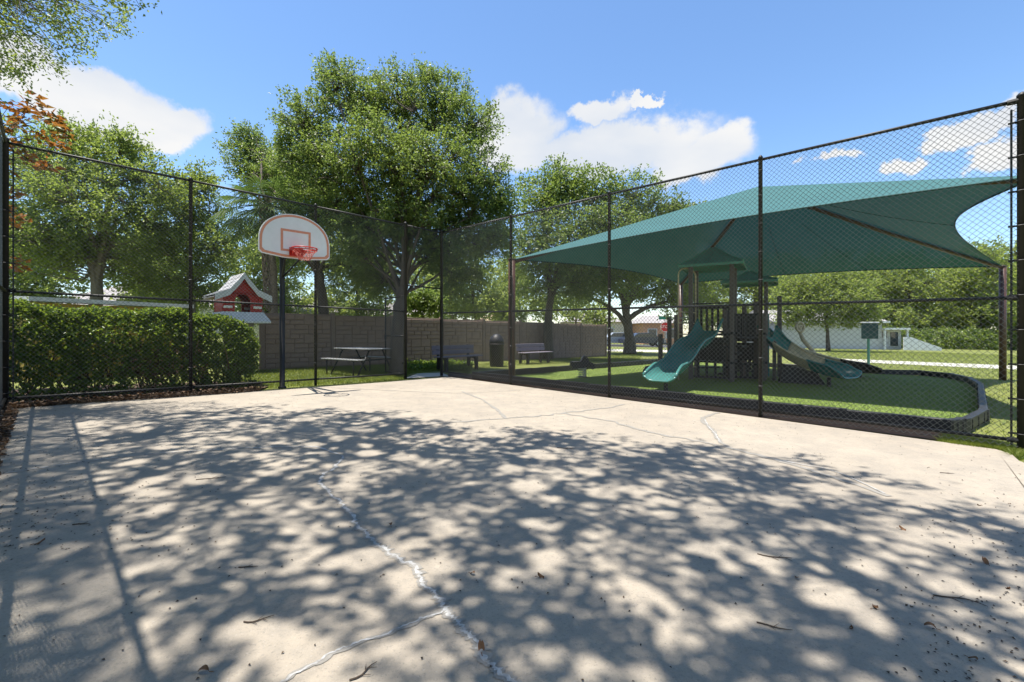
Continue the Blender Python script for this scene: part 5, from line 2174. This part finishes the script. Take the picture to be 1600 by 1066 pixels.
# fine crumbs all over the slab
cr_ = []
court_poly = [(p.x, p.y) for p in ctl]
for q in scatter(court_poly, 1500, lr_):
    cr_.append((q[0], q[1], gz(q[0]) + .004))
for _ in range(500):
    px = lr_.uniform(1350, 1640); py = lr_.uniform(740, 1080)
    if px < 1350 + (1080 - py) * .25 + abs(lr_.normal(0, 120)):
        continue
    q = P(px, py); cr_.append((q.x, q.y, q.z + .004))
for _ in range(420):
    px = abs(lr_.normal(0, 130)); py = lr_.uniform(640, 860)
    q = P(px, py); cr_.append((q.x, q.y, q.z + .004))
C = np.array(cr_)
Dl = rand_unit(lr_, len(C)); Dl[:, 2] *= .1
Nl = rand_unit(lr_, len(C)) * .3 + np.array([0, 0, 1])
M_crumb = leafmat('dark_crumb', [(0, (.015, .011, .008)), (.6, (.04, .026, .016)), (1, (.10, .06, .03))], .05, (.1, .06, .03), .8)
o = link('leaf_crumbs', leaf_mesh('leaf_crumbs', C, Dl, Nl, .016, .010, M_crumb, lr_, .3))
tag(o, 'small dark leaf crumbs and acorn bits strewn over the concrete', 'leaf crumbs', kind='stuff')
# single leaves and twigs
M_dleaf = mat('dry_leaf', (.16, .075, .03), .7, .3, 30)
M_twig = mat('twig_bark', (.07, .05, .035), .9, .3, 30)
one = []
for k in range(5):
    mb = MB()
    n = 9
    L_, W_ = .040, .012
    rows = []
    for i in range(n):
        t = i / (n - 1)
        w = W_ * math.sin(math.pi * min(1, .06 + t * .94)) ** .7
        z = .006 + .012 * math.sin(t * 3 + k)
        rows.append([((t - .5) * L_, w, z + .006), ((t - .5) * L_, 0, z), ((t - .5) * L_, -w, z + .004 + .003 * k)])
    mb.grid(rows)
    mb.tube([(.5 * L_, 0, .006), (.5 * L_ + .016, .003, .004)], .0015, 4)
    one.append(mb.mesh('fallen_leaf', M_dleaf, True))
spots = [(318, 1052), (121, 936), (738, 898), (700, 930), (752, 1016), (708, 888), (1330, 982), (1352, 945), (1368, 951), (1313, 962), (1453, 982), (1472, 985), (1520, 1032), (1585, 965), (1540, 880), (1465, 960), (1575, 920), (1560, 875), (845, 903), (1003, 870), (610, 822), (985, 1050), (1245, 905), (240, 832), (62, 850), (1490, 830), (1530, 790), (1552, 810), (1410, 828), (1290, 900)]
for k, (px, py) in enumerate(spots[::2]):
    o = link('fallen_leaf', one[k % 5])
    o.location = P(px, py)
    o.rotation_euler = (0, 0, k * 2.4)
    s = (1.0, .8, 1.15, .7, .9)[k % 5]
    o.scale = (s, s, s)
    tag(o, 'small curled brown leaf lying on the concrete', 'leaf', 'fallen leaves on the court')
tw = [(405, 968, .12, .4), (372, 1010, .26, 1.7), (388, 887, .10, .1), (248, 1060, .10, 0.0), (568, 1050, .12, .9), (724, 965, .09, .1), (127, 820, .10, .2), (60, 738, .10, .3), (330, 748, .22, .35), (690, 778, .16, .6), (1500, 940, .20, -.5), (1540, 850, .2, -.4), (1210, 870, .18, -.3), (1540, 1000, .13, .2), (1480, 740, .12, -.2), (1290, 690, .16, 0), (885, 700, .22, .1), (478, 712, .16, .3), (1210, 980, .14, -.4), (1335, 1000, .08, 1.2)]
for k, (px, py, l, a) in enumerate(tw[::2]):
    r = np.random.default_rng(400 + k)
    mb = MB()
    pts = wob(r, (-l / 2, 0, .006), (l / 2, 0, .006), 6, .06)
    pts = [(p[0], p[1], .005) for p in pts]
    mb.tube(pts, [.0035, .0035, .003, .003, .0026, .002, .0012], 5)
    for q in range(2 if k % 2 else 3):
        i = 2 + q
        e = (pts[i][0] + l * .18, pts[i][1] + l * .22 * (1 if q % 2 else -1), .007)
        mb.tube([pts[i], e], [.002, .001], 4)
    o = mb.build('fallen_twig', M_twig)
    o.location = P(px, py)
    o.rotation_euler = (0, 0, a)
    tag(o, 'thin dry brown twig lying on the concrete', 'twig', 'fallen twigs on the court')
